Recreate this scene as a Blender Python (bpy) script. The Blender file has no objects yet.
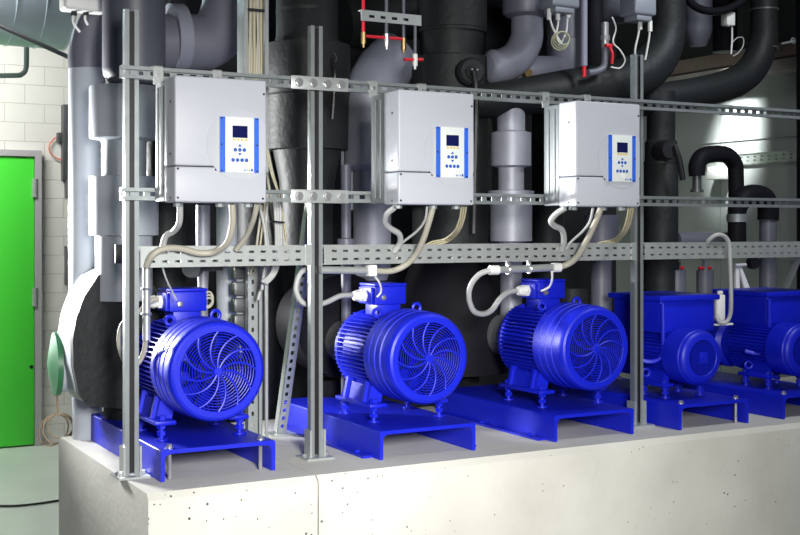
import bpy, bmesh, math, random
from mathutils import Vector, Matrix
random.seed(7)
S = bpy.context.scene
COL = S.collection
PI = math.pi

# ------------------------------------------------------------------ camera
# frame of the place: X runs along the row of motors, Y into the room, Z up; the plinth top is Z = 0
F, TH, HY, H = 1200.0, math.radians(28.8), 228.0, 0.72
cam = bpy.data.cameras.new('camera'); cam.sensor_width = 36; cam.lens = F * 36 / 800
cam.shift_y = -(267.5 - HY) / 800; cam.clip_start = 0.05; cam.clip_end = 100
co = bpy.data.objects.new('camera', cam); COL.objects.link(co)
co.location = (0, 0, H); co.rotation_euler = (PI / 2, 0, -TH)
S.camera = co
# ------------------------------------------------------------------ world, lights, exposure
w = bpy.data.worlds.new('world'); S.world = w; w.use_nodes = True
w.node_tree.nodes['Background'].inputs[0].default_value = (0.50, 0.58, 0.95, 1)
w.node_tree.nodes['Background'].inputs[1].default_value = 0.05
def area(name, loc, to, size, power, col=(1, 1, 1), size_y=None, spread=PI):
    l = bpy.data.lights.new(name, 'AREA'); l.energy = power; l.color = col; l.size = size; l.spread = spread
    if size_y: l.shape = 'RECTANGLE'; l.size_y = size_y
    o = bpy.data.objects.new(name, l); COL.objects.link(o); o.location = loc
    o.rotation_euler = (Vector(to) - Vector(loc)).to_track_quat('-Z', 'Y').to_euler()
    return o
def spot(name, loc, to, power, angle, blend, rad, col=(1, 1, 1)):
    l = bpy.data.lights.new(name, 'SPOT'); l.energy = power; l.color = col
    l.spot_size = angle; l.spot_blend = blend; l.shadow_soft_size = rad
    o = bpy.data.objects.new(name, l); COL.objects.link(o); o.location = loc
    o.rotation_euler = (Vector(to) - Vector(loc)).to_track_quat('-Z', 'Y').to_euler()
    return o
area('key_softbox', (0.50, -0.2, 1.05), (1.70, 3.4, 0.22), 0.6, 22, (1, 0.985, 0.95), spread=1.05)
area('aisle_flash', (0.50, 5.0, 0.75), (1.0, 4.15, 0.75), 0.3, 27, (1, 1, 1), spread=1.35)
area('aisle_ceiling_lamp', (0.4, 6.5, 2.5), (0.9, 7.6, -0.3), 1.2, 85, (1, 1, 0.97), spread=2.2)
area('right_fill', (3.5, 2.3, 2.6), (3.4, 3.9, 1.1), 0.6, 9, (0.92, 0.97, 1), spread=1.6)  # added fill to lift the dark pipes on the right, no known lamp
spot('rear_flash', (1.90, 3.60, 0.79), (2.44, 3.28, 0.96), 10, 0.9, 0.5, 0.01)
spot('rear_flash', (1.33, 3.56, 0.80), (1.76, 3.27, 0.97), 8, 0.9, 0.5, 0.01)
spot('wall_flash', (4.15, 4.55, 1.95), (4.72, 4.80, 1.20), 260, 0.46, 1.0, 0.05, (0.95, 1, 0.97))
S.view_settings.view_transform = 'Standard'; S.view_settings.look = 'None'
S.view_settings.gamma = 1; S.view_settings.use_curve_mapping = False
S.view_settings.exposure = 0.35

# ------------------------------------------------------------------ helpers
_c, _s = math.cos(TH), math.sin(TH)
def dep(u, v): return u * _s + v * _c
def A(px, py, v):                        # where a line of sight meets the upright plane Y = v
    a = (px - 400) / F; b = -(py - HY) / F
    dx, dy = _c * a + _s, -_s * a + _c
    t = v / dy
    return Vector((t * dx, v, H + t * b))
def R(rpx, px, v): p = A(px, HY, v); return rpx * dep(p.x, p.y) / F

MATS = {}
def mat(name, col, rough=0.5, metal=0.0, noise=0.0, nscale=8.0, bump=0.0, bscale=60.0, coat=0.0, spec=0.5):
    if name in MATS: return MATS[name]
    m = bpy.data.materials.new(name); m.use_nodes = True; MATS[name] = m
    nt = m.node_tree; b = nt.nodes['Principled BSDF']
    b.inputs['Base Color'].default_value = (*col, 1); b.inputs['Roughness'].default_value = rough
    b.inputs['Metallic'].default_value = metal; b.inputs['Coat Weight'].default_value = coat
    b.inputs['Specular IOR Level'].default_value = spec
    if noise or bump: tc = nt.nodes.new('ShaderNodeTexCoord')
    if noise:
        n = nt.nodes.new('ShaderNodeTexNoise'); n.inputs['Scale'].default_value = nscale; n.inputs['Detail'].default_value = 5
        nt.links.new(tc.outputs['Object'], n.inputs['Vector'])
        mx = nt.nodes.new('ShaderNodeMix'); mx.data_type = 'RGBA'
        mx.inputs[6].default_value = (*[c * (1 - noise) for c in col], 1); mx.inputs[7].default_value = (*[min(1, c * (1 + noise)) for c in col], 1)
        nt.links.new(n.outputs['Fac'], mx.inputs[0]); nt.links.new(mx.outputs[2], b.inputs['Base Color'])
    if bump:
        n2 = nt.nodes.new('ShaderNodeTexNoise'); n2.inputs['Scale'].default_value = bscale; n2.inputs['Detail'].default_value = 4
        nt.links.new(tc.outputs['Object'], n2.inputs['Vector'])
        bp = nt.nodes.new('ShaderNodeBump'); bp.inputs['Strength'].default_value = bump; bp.inputs['Distance'].default_value = 0.01
        nt.links.new(n2.outputs['Fac'], bp.inputs['Height']); nt.links.new(bp.outputs['Normal'], b.inputs['Normal'])
    return m
BLUE = mat('blue_paint', (0.004, 0.013, 0.56), 0.44, 0, 0.10, 14, 0.04, 120, spec=0.5)
GALV = mat('galvanised_steel', (0.46, 0.49, 0.48), 0.40, 0.5, 0.18, 30)
GALVP = mat('shaded_rack_steel', (0.31, 0.34, 0.345), 0.38, 0.55, 0.18, 30)  # same galvanised steel, darkened to carry the shade on posts and rails
GALVD = mat('dull_galvanised_steel', (0.36, 0.39, 0.39), 0.5, 0.6, 0.15, 30)
STEEL = mat('bright_steel', (0.68, 0.68, 0.68), 0.3, 0.85)
FOAM = mat('black_foam_insulation', (0.014, 0.016, 0.017), 0.55, 0, 0.25, 9, 0.25, 40, spec=0.25)
FOAMD = mat('black_rubber_shaded_foam', (0.010, 0.010, 0.013), 0.55, 0, 0.2, 12, spec=0.08)  # also serves as foam darkened for insulation lying in shade
GREYC = mat('grey_cladding', (0.125, 0.13, 0.165), 0.45, 0, 0.12, 5, 0.08, 14)
LIGHTC = mat('light_grey_cladding', (0.40, 0.43, 0.47), 0.42, 0, 0.08, 5, 0.05, 14)
SILVER = mat('silver_cladding', (0.33, 0.34, 0.39), 0.5, 0.25, 0.25, 7, 0.35, 9)
BOXG = mat('light_grey_enclosure', (0.47, 0.49, 0.54), 0.42, 0, 0.03, 20, 0.03, 300)
HEATS = mat('cast_grey_aluminium', (0.20, 0.22, 0.23), 0.5, 0.2, 0.1, 30)
WHITE = mat('white_plastic', (0.80, 0.80, 0.77), 0.4)
CREAM = mat('beige_grey_hose', (0.40, 0.38, 0.31), 0.45)
GREYH = mat('light_grey_hose', (0.42, 0.43, 0.42), 0.45)
WIRE = mat('yellowish_cable', (0.44, 0.40, 0.26), 0.5)
RED = mat('red_paint', (0.62, 0.015, 0.03), 0.4)
BRASS = mat('brass', (0.30, 0.21, 0.09), 0.35, 0.8)
DARKG = mat('dark_grey_metal', (0.10, 0.105, 0.11), 0.4, 0.4)
BLACK = mat('black_plastic_and_shade', (0.012, 0.012, 0.014), 0.4)
PANELW = mat('panel_white', (0.72, 0.76, 0.74), 0.45)
PANELB = mat('panel_blue', (0.03, 0.13, 0.66), 0.4)
LCD = mat('display_glass', (0.008, 0.010, 0.075), 0.15)
BTN = mat('button_blue', (0.02, 0.09, 0.42), 0.4)
ORANGE = mat('amber_legend', (0.72, 0.50, 0.16), 0.5)
GREEND = mat('green_door_paint', (0.075, 0.74, 0.05), 0.45, 0, 0.05, 2)
GREENC = mat('green_cap_paint', (0.02, 0.13, 0.05), 0.4, 0, 0.15, 20)
FRAME = mat('grey_door_frame', (0.42, 0.40, 0.41), 0.5)
OCH = mat('brown_dusty_steel', (0.22, 0.17, 0.14), 0.7, 0, 0.4, 12)
WALLR = mat('pale_grey_wall_panel', (0.36, 0.385, 0.38), 0.55, 0, 0.05, 2)
DARKW = mat('dark_grey_wall_and_unlit_room', (0.022, 0.023, 0.028), 0.8, 0, 0.3, 3)

def concrete():
    m = bpy.data.materials.new('cast_concrete'); m.use_nodes = True; nt = m.node_tree; b = nt.nodes['Principled BSDF']
    b.inputs['Roughness'].default_value = 0.8; b.inputs['Specular IOR Level'].default_value = 0.25
    tc = nt.nodes.new('ShaderNodeTexCoord')
    n = nt.nodes.new('ShaderNodeTexNoise'); n.inputs['Scale'].default_value = 3.5; n.inputs['Detail'].default_value = 8
    r = nt.nodes.new('ShaderNodeValToRGB'); r.color_ramp.elements[0].position = 0.3; r.color_ramp.elements[1].position = 0.7
    r.color_ramp.elements[0].color = (0.62, 0.61, 0.545, 1); r.color_ramp.elements[1].color = (0.74, 0.73, 0.66, 1)
    nt.links.new(tc.outputs['Object'], n.inputs['Vector']); nt.links.new(n.outputs['Fac'], r.inputs[0])
    v = nt.nodes.new('ShaderNodeTexVoronoi'); v.inputs['Scale'].default_value = 60
    nt.links.new(tc.outputs['Object'], v.inputs['Vector'])
    n3 = nt.nodes.new('ShaderNodeTexNoise'); n3.inputs['Scale'].default_value = 6
    nt.links.new(tc.outputs['Object'], n3.inputs['Vector'])
    # pores: only the cores of a few cells
    sub = nt.nodes.new('ShaderNodeMath'); sub.operation = 'MULTIPLY_ADD'; sub.inputs[1].default_value = 0.75; sub.inputs[2].default_value = -0.235
    sx = nt.nodes.new('ShaderNodeSeparateXYZ'); nt.links.new(tc.outputs['Object'], sx.inputs[0])
    mr = nt.nodes.new('ShaderNodeMapRange'); mr.inputs[1].default_value = -1.9; mr.inputs[2].default_value = -0.9; mr.inputs[3].default_value = 0.07; mr.inputs[4].default_value = -0.07
    nt.links.new(sx.outputs[0], mr.inputs[0])
    ad = nt.nodes.new('ShaderNodeMath'); ad.operation = 'ADD'; nt.links.new(n3.outputs['Fac'], ad.inputs[0]); nt.links.new(mr.outputs[0], ad.inputs[1])
    nt.links.new(ad.outputs[0], sub.inputs[0])
    lt = nt.nodes.new('ShaderNodeMath'); lt.operation = 'LESS_THAN'
    nt.links.new(v.outputs['Distance'], lt.inputs[0]); nt.links.new(sub.outputs[0], lt.inputs[1])
    sep = nt.nodes.new('ShaderNodeSeparateColor'); nt.links.new(v.outputs['Color'], sep.inputs[0])
    pick = nt.nodes.new('ShaderNodeMath'); pick.operation = 'GREATER_THAN'; pick.inputs[1].default_value = 0.80
    nt.links.new(sep.outputs[0], pick.inputs[0])
    mul = nt.nodes.new('ShaderNodeMath'); mul.operation = 'MULTIPLY'
    nt.links.new(lt.outputs[0], mul.inputs[0]); nt.links.new(pick.outputs[0], mul.inputs[1])
    sn = nt.nodes.new('ShaderNodeSeparateXYZ'); nt.links.new(tc.outputs['Normal'], sn.inputs[0])
    fr_ = nt.nodes.new('ShaderNodeMath'); fr_.operation = 'LESS_THAN'; fr_.inputs[1].default_value = -0.6; nt.links.new(sn.outputs[1], fr_.inputs[0])
    mu2 = nt.nodes.new('ShaderNodeMath'); mu2.operation = 'MULTIPLY'; nt.links.new(mul.outputs[0], mu2.inputs[0]); nt.links.new(fr_.outputs[0], mu2.inputs[1])
    mx = nt.nodes.new('ShaderNodeMix'); mx.data_type = 'RGBA'; mx.inputs[7].default_value = (0.10, 0.10, 0.09, 1)
    nt.links.new(mu2.outputs[0], mx.inputs[0]); nt.links.new(r.outputs[0], mx.inputs[6]); nt.links.new(mx.outputs[2], b.inputs['Base Color'])
    bp = nt.nodes.new('ShaderNodeBump'); bp.inputs['Strength'].default_value = 0.15; bp.inputs['Distance'].default_value = 0.01
    n4 = nt.nodes.new('ShaderNodeTexNoise'); n4.inputs['Scale'].default_value = 45; nt.links.new(tc.outputs['Object'], n4.inputs['Vector'])
    nt.links.new(n4.outputs['Fac'], bp.inputs['Height']); nt.links.new(bp.outputs['Normal'], b.inputs['Normal'])
    return m
def brickwall():
    m = bpy.data.materials.new('white_painted_brick'); m.use_nodes = True; nt = m.node_tree; b = nt.nodes['Principled BSDF']
    b.inputs['Roughness'].default_value = 0.6
    tc = nt.nodes.new('ShaderNodeTexCoord'); mp = nt.nodes.new('ShaderNodeMapping'); mp.inputs['Rotation'].default_value = (-PI / 2, 0, 0)
    br = nt.nodes.new('ShaderNodeTexBrick'); br.inputs['Scale'].default_value = 1
    br.inputs['Color1'].default_value = (0.72, 0.71, 0.66, 1); br.inputs['Color2'].default_value = (0.69, 0.68, 0.63, 1); br.inputs['Mortar'].default_value = (0.54, 0.52, 0.47, 1)
    br.inputs['Mortar Size'].default_value = 0.004; br.inputs['Brick Width'].default_value = 0.255; br.inputs['Row Height'].default_value = 0.124
    br.inputs['Mortar Smooth'].default_value = 0.6
    nt.links.new(tc.outputs['Object'], mp.inputs[0]); nt.links.new(mp.outputs[0], br.inputs['Vector'])
    nt.links.new(br.outputs['Color'], b.inputs['Base Color'])
    bp = nt.nodes.new('ShaderNodeBump'); bp.inputs['Strength'].default_value = 0.35; bp.inputs['Distance'].default_value = 0.006; bp.invert = True
    nt.links.new(br.outputs['Fac'], bp.inputs['Height']); nt.links.new(bp.outputs['Normal'], b.inputs['Normal'])
    return m
CONC = concrete(); BRICK = brickwall()
FLOORM = mat('grey_screed', (0.56, 0.60, 0.56), 0.45, 0, 0.18, 2.2, 0.06, 25)

class MB:
    def __init__(s): s.bm = bmesh.new()
    def face(s, vs):
        try: s.bm.faces.new(vs)
        except ValueError: pass
    def box(s, lo, hi, bev=0.0, seg=2, M=None):
        t = bmesh.new(); bmesh.ops.create_cube(t, size=1)
        lo, hi = Vector(lo), Vector(hi)
        for v in t.verts: v.co = Vector(((lo[i] + hi[i]) / 2 + v.co[i] * (hi[i] - lo[i]) for i in range(3)))
        if bev: bmesh.ops.bevel(t, geom=t.edges[:], offset=bev, segments=seg, affect='EDGES', profile=0.5)
        return s.add(t, M)
    def add(s, t, M=None):
        if M: t.transform(M)
        mp = {v: s.bm.verts.new(v.co) for v in t.verts}
        for f in t.faces: s.face([mp[v] for v in f.verts])
        t.free(); return s
    def lathe(s, prof, org, axis=(0, 0, 1), seg=32, closed=False):
        # prof: list of (radius, distance along axis)
        ax = Vector(axis).normalized(); q = ax.to_track_quat('Z', 'Y'); org = Vector(org); rings = []
        for r, d in prof:
            if r < 1e-6: rings.append([s.bm.verts.new(org + ax * d)])
            else: rings.append([s.bm.verts.new(org + q @ Vector((r * math.cos(2 * PI * i / seg), r * math.sin(2 * PI * i / seg), d))) for i in range(seg)])
        pairs = list(zip(rings, rings[1:]))
        if closed: pairs.append((rings[-1], rings[0]))
        for a, b in pairs:
            for i in range(seg):
                j = (i + 1) % seg
                if len(a) == 1 and len(b) == 1: continue
                if len(a) == 1: s.face([a[0], b[i], b[j]])
                elif len(b) == 1: s.face([a[i], a[j], b[0]])
                else: s.face([a[i], a[j], b[j], b[i]])
        return s
    def cyl(s, a, b, r, r2=None, seg=20):
        a, b = Vector(a), Vector(b); L = (b - a).length; r2 = r if r2 is None else r2
        return s.lathe([(0, 0), (r, 0), (r2, L), (0, L)], a, b - a, seg)
    def torus(s, c, axis, Rr, r, seg=40, sub=6):
        prof = [(Rr + r * math.cos(2 * PI * k / sub), r * math.sin(2 * PI * k / sub)) for k in range(sub)]
        return s.lathe(prof, c, axis, seg, True)
    def tube(s, pts, r, seg=12, smooth=5, caps=True, squash=None):
        pts = [Vector(p) for p in pts]; n = len(pts)
        rs = list(r) if isinstance(r, (list, tuple)) else [r] * n
        if smooth > 1 and n > 2:
            P, Q = [], []
            for i in range(n - 1):
                p0, p1, p2, p3 = pts[max(i - 1, 0)], pts[i], pts[i + 1], pts[min(i + 2, n - 1)]
                for k in range(smooth):
                    t = k / smooth
                    P.append(0.5 * ((2 * p1) + (p2 - p0) * t + (2 * p0 - 5 * p1 + 4 * p2 - p3) * t * t + (3 * p1 - p0 - 3 * p2 + p3) * t ** 3))
                    Q.append(rs[i] + (rs[i + 1] - rs[i]) * t)
            P.append(pts[-1]); Q.append(rs[-1]); pts, rs = P, Q
        n = len(pts); T = [(pts[min(i + 1, n - 1)] - pts[max(i - 1, 0)]).normalized() for i in range(n)]
        nv = T[0].orthogonal().normalized(); rings = []
        for i in range(n):
            nv = (nv - T[i] * nv.dot(T[i])).normalized(); bv = T[i].cross(nv)
            rings.append([s.bm.verts.new(pts[i] + (nv * math.cos(2 * PI * k / seg) + bv * math.sin(2 * PI * k / seg)) * rs[i]) for k in range(seg)])
        for a, b in zip(rings, rings[1:]):
            for k in range(seg): s.face([a[k], a[(k + 1) % seg], b[(k + 1) % seg], b[k]])
        if caps: s.face(rings[0][::-1]); s.face(rings[-1])
        return s
    def prism(s, poly, off):                 # poly: 3-D points, extruded by off
        off = Vector(off); a = [s.bm.verts.new(Vector(p)) for p in poly]; b = [s.bm.verts.new(Vector(p) + off) for p in poly]
        s.face(a[::-1]); s.face(b); n = len(a)
        for i in range(n): s.face([a[i], a[(i + 1) % n], b[(i + 1) % n], b[i]])
        return s
    def perf(s, O, es, et, en, L, W, T, holes):   # plate L x W, thickness T, with real oblong holes (s0,s1,t0,t1)
        O, es, et, en = map(Vector, (O, es, et, en))
        sc = sorted({0, L, *[round(h[0], 5) for h in holes], *[round(h[1], 5) for h in holes]})
        tcn = sorted({0, W, *[round(h[2], 5) for h in holes], *[round(h[3], 5) for h in holes]})
        ns, ntt = len(sc) - 1, len(tcn) - 1
        full = [[True] * ntt for _ in range(ns)]
        hs = [(round(a, 5), round(b, 5), round(c, 5), round(d, 5)) for a, b, c, d in holes]
        for i in range(ns):
            cs = (sc[i] + sc[i + 1]) / 2
            for h in hs:
                if h[0] < cs < h[1]:
                    for j in range(ntt):
                        if h[2] < (tcn[j] + tcn[j + 1]) / 2 < h[3]: full[i][j] = False
        V = {}
        def vt(i, j, k):
            if (i, j, k) not in V: V[i, j, k] = s.bm.verts.new(O + es * sc[i] + et * tcn[j] + en * (T * k))
            return V[i, j, k]
        for i in range(ns):
            for j in range(ntt):
                if not full[i][j]: continue
                for k in (0, 1): s.face([vt(i, j, k), vt(i + 1, j, k), vt(i + 1, j + 1, k), vt(i, j + 1, k)])
                for di, dj, e in ((-1, 0, ((0, 0), (0, 1))), (1, 0, ((1, 0), (1, 1))), (0, -1, ((0, 0), (1, 0))), (0, 1, ((0, 1), (1, 1)))):
                    a, b = i + di, j + dj
                    if 0 <= a < ns and 0 <= b < ntt and full[a][b]: continue
                    (p, q), (p2, q2) = e
                    s.face([vt(i + p, j + q, 0), vt(i + p2, j + q2, 0), vt(i + p2, j + q2, 1), vt(i + p, j + q, 1)])
        return s
    def build(s, name, m, parent=None, ang=35):
        bm = s.bm; bmesh.ops.recalc_face_normals(bm, faces=bm.faces[:])
        xs = [v.co for v in bm.verts]
        lo = Vector([min(c[i] for c in xs) for i in range(3)]); hi = Vector([max(c[i] for c in xs) for i in range(3)])
        o = Vector(((lo.x + hi.x) / 2, (lo.y + hi.y) / 2, lo.z))
        for v in bm.verts: v.co -= o
        me = bpy.data.meshes.new(name); bm.to_mesh(me); bm.free()
        for p in me.polygons: p.use_smooth = True
        me.set_sharp_from_angle(angle=math.radians(ang))
        me.materials.append(m)
        ob = bpy.data.objects.new(name, me); COL.objects.link(ob)
        WL[ob.name] = o
        ob.location = o - (WL[parent.name] if parent else Vector())
        if parent: ob.parent = parent
        return ob
WL = {}
def tag(o, label=None, cat=None, group=None, kind=None):
    if label: o['label'] = label
    if cat: o['category'] = cat
    if group: o['group'] = group
    if kind: o['kind'] = kind
    return o
def thing(name, loc, label, cat, group=None):
    o = bpy.data.objects.new(name, None); COL.objects.link(o); o.location = loc; o.empty_display_size = 0.05
    WL[o.name] = Vector(loc); return tag(o, label, cat, group)
def struct(o): o['kind'] = 'structure'; return o
def copy_tree(o, parent=None):
    c = o.copy(); COL.objects.link(c)
    if parent: c.parent = parent
    for ch in [x for x in o.children]: copy_tree(ch, c)
    return c
def copy_thing(o, loc, label):
    c = copy_tree(o); c.location = loc; c['label'] = label; WL[c.name] = Vector(loc); return c

# ------------------------------------------------------------------ setting
FZ = -0.70
b = MB(); b.box((-3, -1, FZ - 0.1), (6.0, 8.05, FZ)); struct(b.build('floor', FLOORM))
b = MB(); b.box((-3, 8.05, FZ), (6.0, 8.2, 3.0)); struct(b.build('wall_back', BRICK))
b = MB()
for y0, y1 in ((3.6, 4.93), (4.936, 5.6), (5.606, 8.05)): b.box((4.72, y0, FZ), (4.84, y1, 1.56))
for z in (0.55, 1.19): b.box((4.714, 3.6, z), (4.721, 8.05, z + 0.012))
struct(b.build('wall_right', WALLR))
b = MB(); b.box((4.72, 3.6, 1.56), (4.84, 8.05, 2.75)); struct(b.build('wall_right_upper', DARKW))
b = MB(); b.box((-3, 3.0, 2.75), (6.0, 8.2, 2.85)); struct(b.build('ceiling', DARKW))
b = MB(); b.box((1.62, 5.0, FZ), (4.05, 5.1, 2.75)); struct(b.build('dark_backdrop', DARKW))  # dark sheet added to stand for the unlit room behind the pipes
# plinth with a chamfered rim, in two pours meeting at a joint
b = MB()
def pour(x0, x1):
    e = 0.018
    prof = [(3.165, FZ), (3.165, -e), (3.165 + e, 0), (4.205 - e, 0), (4.205, -e), (4.205, FZ)]
    b.prism([(x0, y, z) for y, z in prof], (x1 - x0, 0, 0))
e = 0.02
prof = [(0.965, FZ), (0.965, -e), (0.965 + e, 0)]
pour(0.985, 1.467); pour(1.4715, 5.0)
b.prism([(0.985, 3.165, FZ), (0.985, 3.165, -0.018), (0.985, 3.183, 0), (0.985, 4.187, 0), (0.985, 4.205, -0.018), (0.985, 4.205, FZ)], (-0.02, 0, 0))
struct(b.build('concrete_plinth', CONC))
# door
DW = 8.05
dr = A(33, 300, DW).x; fr = A(39.5, 300, DW).x; dtop = A(33, 157, DW).z; ftop = A(36, 151, DW).z
d = thing('door_1', (dr - 0.5, DW - 0.03, FZ), None, None); struct(d)
MB().box((dr - 1.0, DW - 0.05, FZ + 0.01), (dr - 0.004, DW - 0.012, dtop - 0.004), 0.003).build('door_leaf', GREEND, d)
b = MB(); b.box((dr, DW - 0.065, FZ), (fr, DW, ftop)); b.box((dr - 1.0, DW - 0.065, dtop), (dr, DW, ftop)); b.box((dr - 1.05, DW - 0.065, FZ), (dr - 1.004, DW, ftop))
b.build('door_frame', FRAME, d)
for py in (188, 297):
    p = A(35, py, DW - 0.06); MB().cyl(p - Vector((0, 0, 0.06)), p + Vector((0, 0, 0.06)), 0.018).build('hinge', GALV, d)
p = A(31.5, 367, DW - 0.055); MB().cyl(p, p + Vector((0, 0.012, 0)), 0.012).build('lock_hole', BLACK, d)

# ------------------------------------------------------------------ large motors
ZT = 0.09        # top of the base frames
def make_motor(u, vf, z, label):
    root = thing('electric_motor', (u, vf + 0.22, ZT), label, 'motor', 'large blue fan-cooled motors')
    ax = lambda y: Vector((u, vf + y, z))
    m = MB()
    m.lathe([(0.1155, 0.010), (0.1155, 0.0015), (0.117, 0.0), (0.134, 0.0), (0.141, 0.004), (0.146, 0.012), (0.1480, 0.022), (0.1480, 0.052), (0.1460, 0.054), (0.1460, 0.059), (0.1495, 0.061),
             (0.1495, 0.088), (0.1475, 0.090), (0.1475, 0.095), (0.1505, 0.097), (0.1505, 0.124), (0.1485, 0.126), (0.1485, 0.131), (0.1510, 0.133), (0.1510, 0.170), (0.1480, 0.172), (0.1440, 0.170),
             (0.1440, 0.026), (0.132, 0.010)], ax(0), (0, 1, 0), 72, True)
    cover = m.build('fan_cover', BLUE, root, 28)
    m = MB()
    for k in range(12):
        m.torus(ax(0.006), (0, 1, 0), 0.0195 + k * 0.0083, 0.0017, 60, 5)
    g = m.build('fan_grille', BLUE, cover)
    for k in range(12):
        pts = []
        for j in range(9):
            t = j / 8; r = 0.011 + t * 0.106; a = -(k / 12 * 2 * PI + 0.1) - 0.62 * t ** 1.3 + 0.2
            pts.append(ax(0.003) + Vector((r * math.cos(a), 0, r * math.sin(a))))
        MB().tube(pts, 0.0030, 6, 2).build('grille_spoke', BLUE, cover)
    MB().lathe([(0, 0), (0.011, 0.0), (0.013, 0.002), (0.013, 0.006), (0, 0.006)], ax(0.0), (0, 1, 0), 20).build('grille_hub', BLUE, cover)
    m = MB(); m.lathe([(0, 0.06), (0.04, 0.06), (0.045, 0.12), (0, 0.12)], ax(0), (0, 1, 0), 24)
    for k in range(9):
        a = k / 9 * 2 * PI; dr_ = Vector((math.cos(a), 0, math.sin(a))); tn = Vector((-math.sin(a), 0, math.cos(a)))
        m.prism([ax(0.055) + dr_ * 0.04, ax(0.055) + dr_ * 0.125, ax(0.10) + dr_ * 0.125 + tn * 0.02, ax(0.10) + dr_ * 0.04 + tn * 0.02], tn * 0.004)
    m.build('cooling_fan_or_shade_disc', BLACK, root)
    m = MB()
    m.lathe([(0, 0.155), (0.10, 0.155), (0.120, 0.165), (0.120, 0.405), (0.10, 0.422), (0, 0.422)], ax(0), (0, 1, 0), 48)
    for k in range(60):
        a = k / 60 * 2 * PI
        if abs(math.sin(a) - 1) < 0.10: continue
        m.box((-0.0019, 0.162, 0.116), (0.0019, 0.398, 0.1455), M=Matrix.Translation(ax(0)) @ Matrix.Rotation(a - PI / 2, 4, 'Y').inverted())
    m.build('finned_housing', BLUE, root)
    m = MB(); m.lathe([(0, 0.395), (0.130, 0.395), (0.136, 0.40), (0.136, 0.412), (0.127, 0.425), (0.09, 0.435), (0, 0.435)], ax(0), (0, 1, 0), 48); m.build('end_shield', BLUE, root)
    m = MB(); m.lathe([(0, 0.43), (0.075, 0.43), (0.08, 0.435), (0.08, 0.53), (0, 0.53)], ax(0), (0, 1, 0), 40)
    m.lathe([(0.0805, 0.46), (0.083, 0.46), (0.083, 0.47), (0.0805, 0.47)], ax(0), (0, 1, 0), 40, True); m.build('coupling_guard', mat('mid_grey_metal', (0.20, 0.205, 0.21), 0.4, 0.3), root)
    # two feet with jacking bolts
    for sx in (-1, 1):
        m = MB(); x0 = u + sx * 0.115
        m.box((x0 - 0.034, vf + 0.125, ZT + 0.048), (x0 + 0.030, vf + 0.385, ZT + 0.061), 0.003)
        m.prism([(x0 - 0.032 * sx, vf + 0.175, ZT + 0.058), (x0 + 0.016 * sx, vf + 0.175, ZT + 0.058), (x0 + 0.004 * sx, vf + 0.175, z - 0.098), (x0 - 0.045 * sx, vf + 0.175, z - 0.098)], (0, 0.17, 0))
        for yy in (0.20, 0.335):
            m.prism([(x0 - 0.025 * sx, vf + yy - 0.008, ZT + 0.06), (x0 + 0.026 * sx, vf + yy - 0.008, ZT + 0.06), (x0 + 0.012 * sx, vf + yy - 0.008, z - 0.085), (x0 - 0.05 * sx, vf + yy - 0.008, z - 0.085)], (0, 0.016, 0))
        ft = m.build('foot', BLUE, root)
        for yy in (0.15, 0.36):
            m = MB(); px = x0 + 0.008 * sx
            m.cyl((px, vf + yy, ZT + 0.001), (px, vf + yy, ZT + 0.075), 0.008, seg=12)
            for z0, z1, r in ((0.001, 0.006, 0.02), (0.016, 0.029, 0.014), (0.036, 0.048, 0.014), (0.062, 0.074, 0.014)):
                m.cyl((px, vf + yy, ZT + z0), (px, vf + yy, ZT + z1), r, seg=6 if r < 0.02 else 16)
            m.build('levelling_bolt', BLUE, ft)
    # terminal box
    tx, ty, tz = u - 0.004, vf + 0.310, z + 0.195
    m = MB(); m.box((tx - 0.060, ty - 0.056, tz - 0.036), (tx + 0.060, ty + 0.056, tz + 0.026), 0.005); m.box((tx - 0.045, ty - 0.045, z + 0.11), (tx + 0.045, ty + 0.045, tz - 0.03), 0.004)
    tb = m.build('terminal_box', BLUE, root)
    m = MB(); m.box((tx - 0.0615, ty - 0.0575, tz + 0.026), (tx + 0.0615, ty + 0.0575, tz + 0.035), 0.003); m.build('lid', BLUE, tb)
    m = MB(); m.box((tx - 0.070, ty - 0.046, tz - 0.034), (tx - 0.059, ty + 0.046, tz + 0.022), 0.003)
    m.build('gland_plate', BLUE, tb)
    m = MB(); gx = tx - 0.070
    m.cyl((gx, ty, tz - 0.006), (gx - 0.012, ty, tz - 0.006), 0.022, seg=6); m.cyl((gx - 0.012, ty, tz - 0.006), (gx - 0.022, ty, tz - 0.006), 0.017, seg=16); m.cyl((gx - 0.020, ty, tz - 0.006), (gx - 0.042, ty, tz - 0.006), 0.021, 0.016, seg=8)
    m.build('cable_gland', WHITE, tb)
    m = MB(); m.lathe([(0, -0.008), (0.008, -0.006), (0.011, 0.0), (0, 0.0)], (tx - 0.028, ty - 0.0565, tz - 0.012), (0, 1, 0), 16); m.build('earth_screw', STEEL, tb)
    m = MB(); m.torus((u + 0.062, vf + 0.195, z + 0.150), (0, 1, 0), 0.014, 0.006, 24, 8); m.cyl((u + 0.055, vf + 0.195, z + 0.11), (u + 0.06, vf + 0.195, z + 0.138), 0.013); m.build('lifting_eye', BLUE, root)
    m = MB(); m.torus((u - 0.076, vf + 0.215, z + 0.136), (0.4, 0.9, 0), 0.013, 0.006, 24, 8); m.build('lifting_eye', BLUE, root)
    # name plate on the flank
    q = PI / 2 + 1.02
    return root
MU = (1.216, 1.925, 2.592)
M0 = make_motor(MU[0], 3.305, 0.303, 'large blue motor behind the leftmost steel post, at left end of the row')
for i, lab in ((1, 'large blue motor right of the middle steel post, second of the three large ones'), (2, 'large blue motor just left of the right-hand steel post, third of the three large ones')):
    copy_thing(M0, (MU[i], 3.305 + 0.22, ZT), lab)

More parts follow.
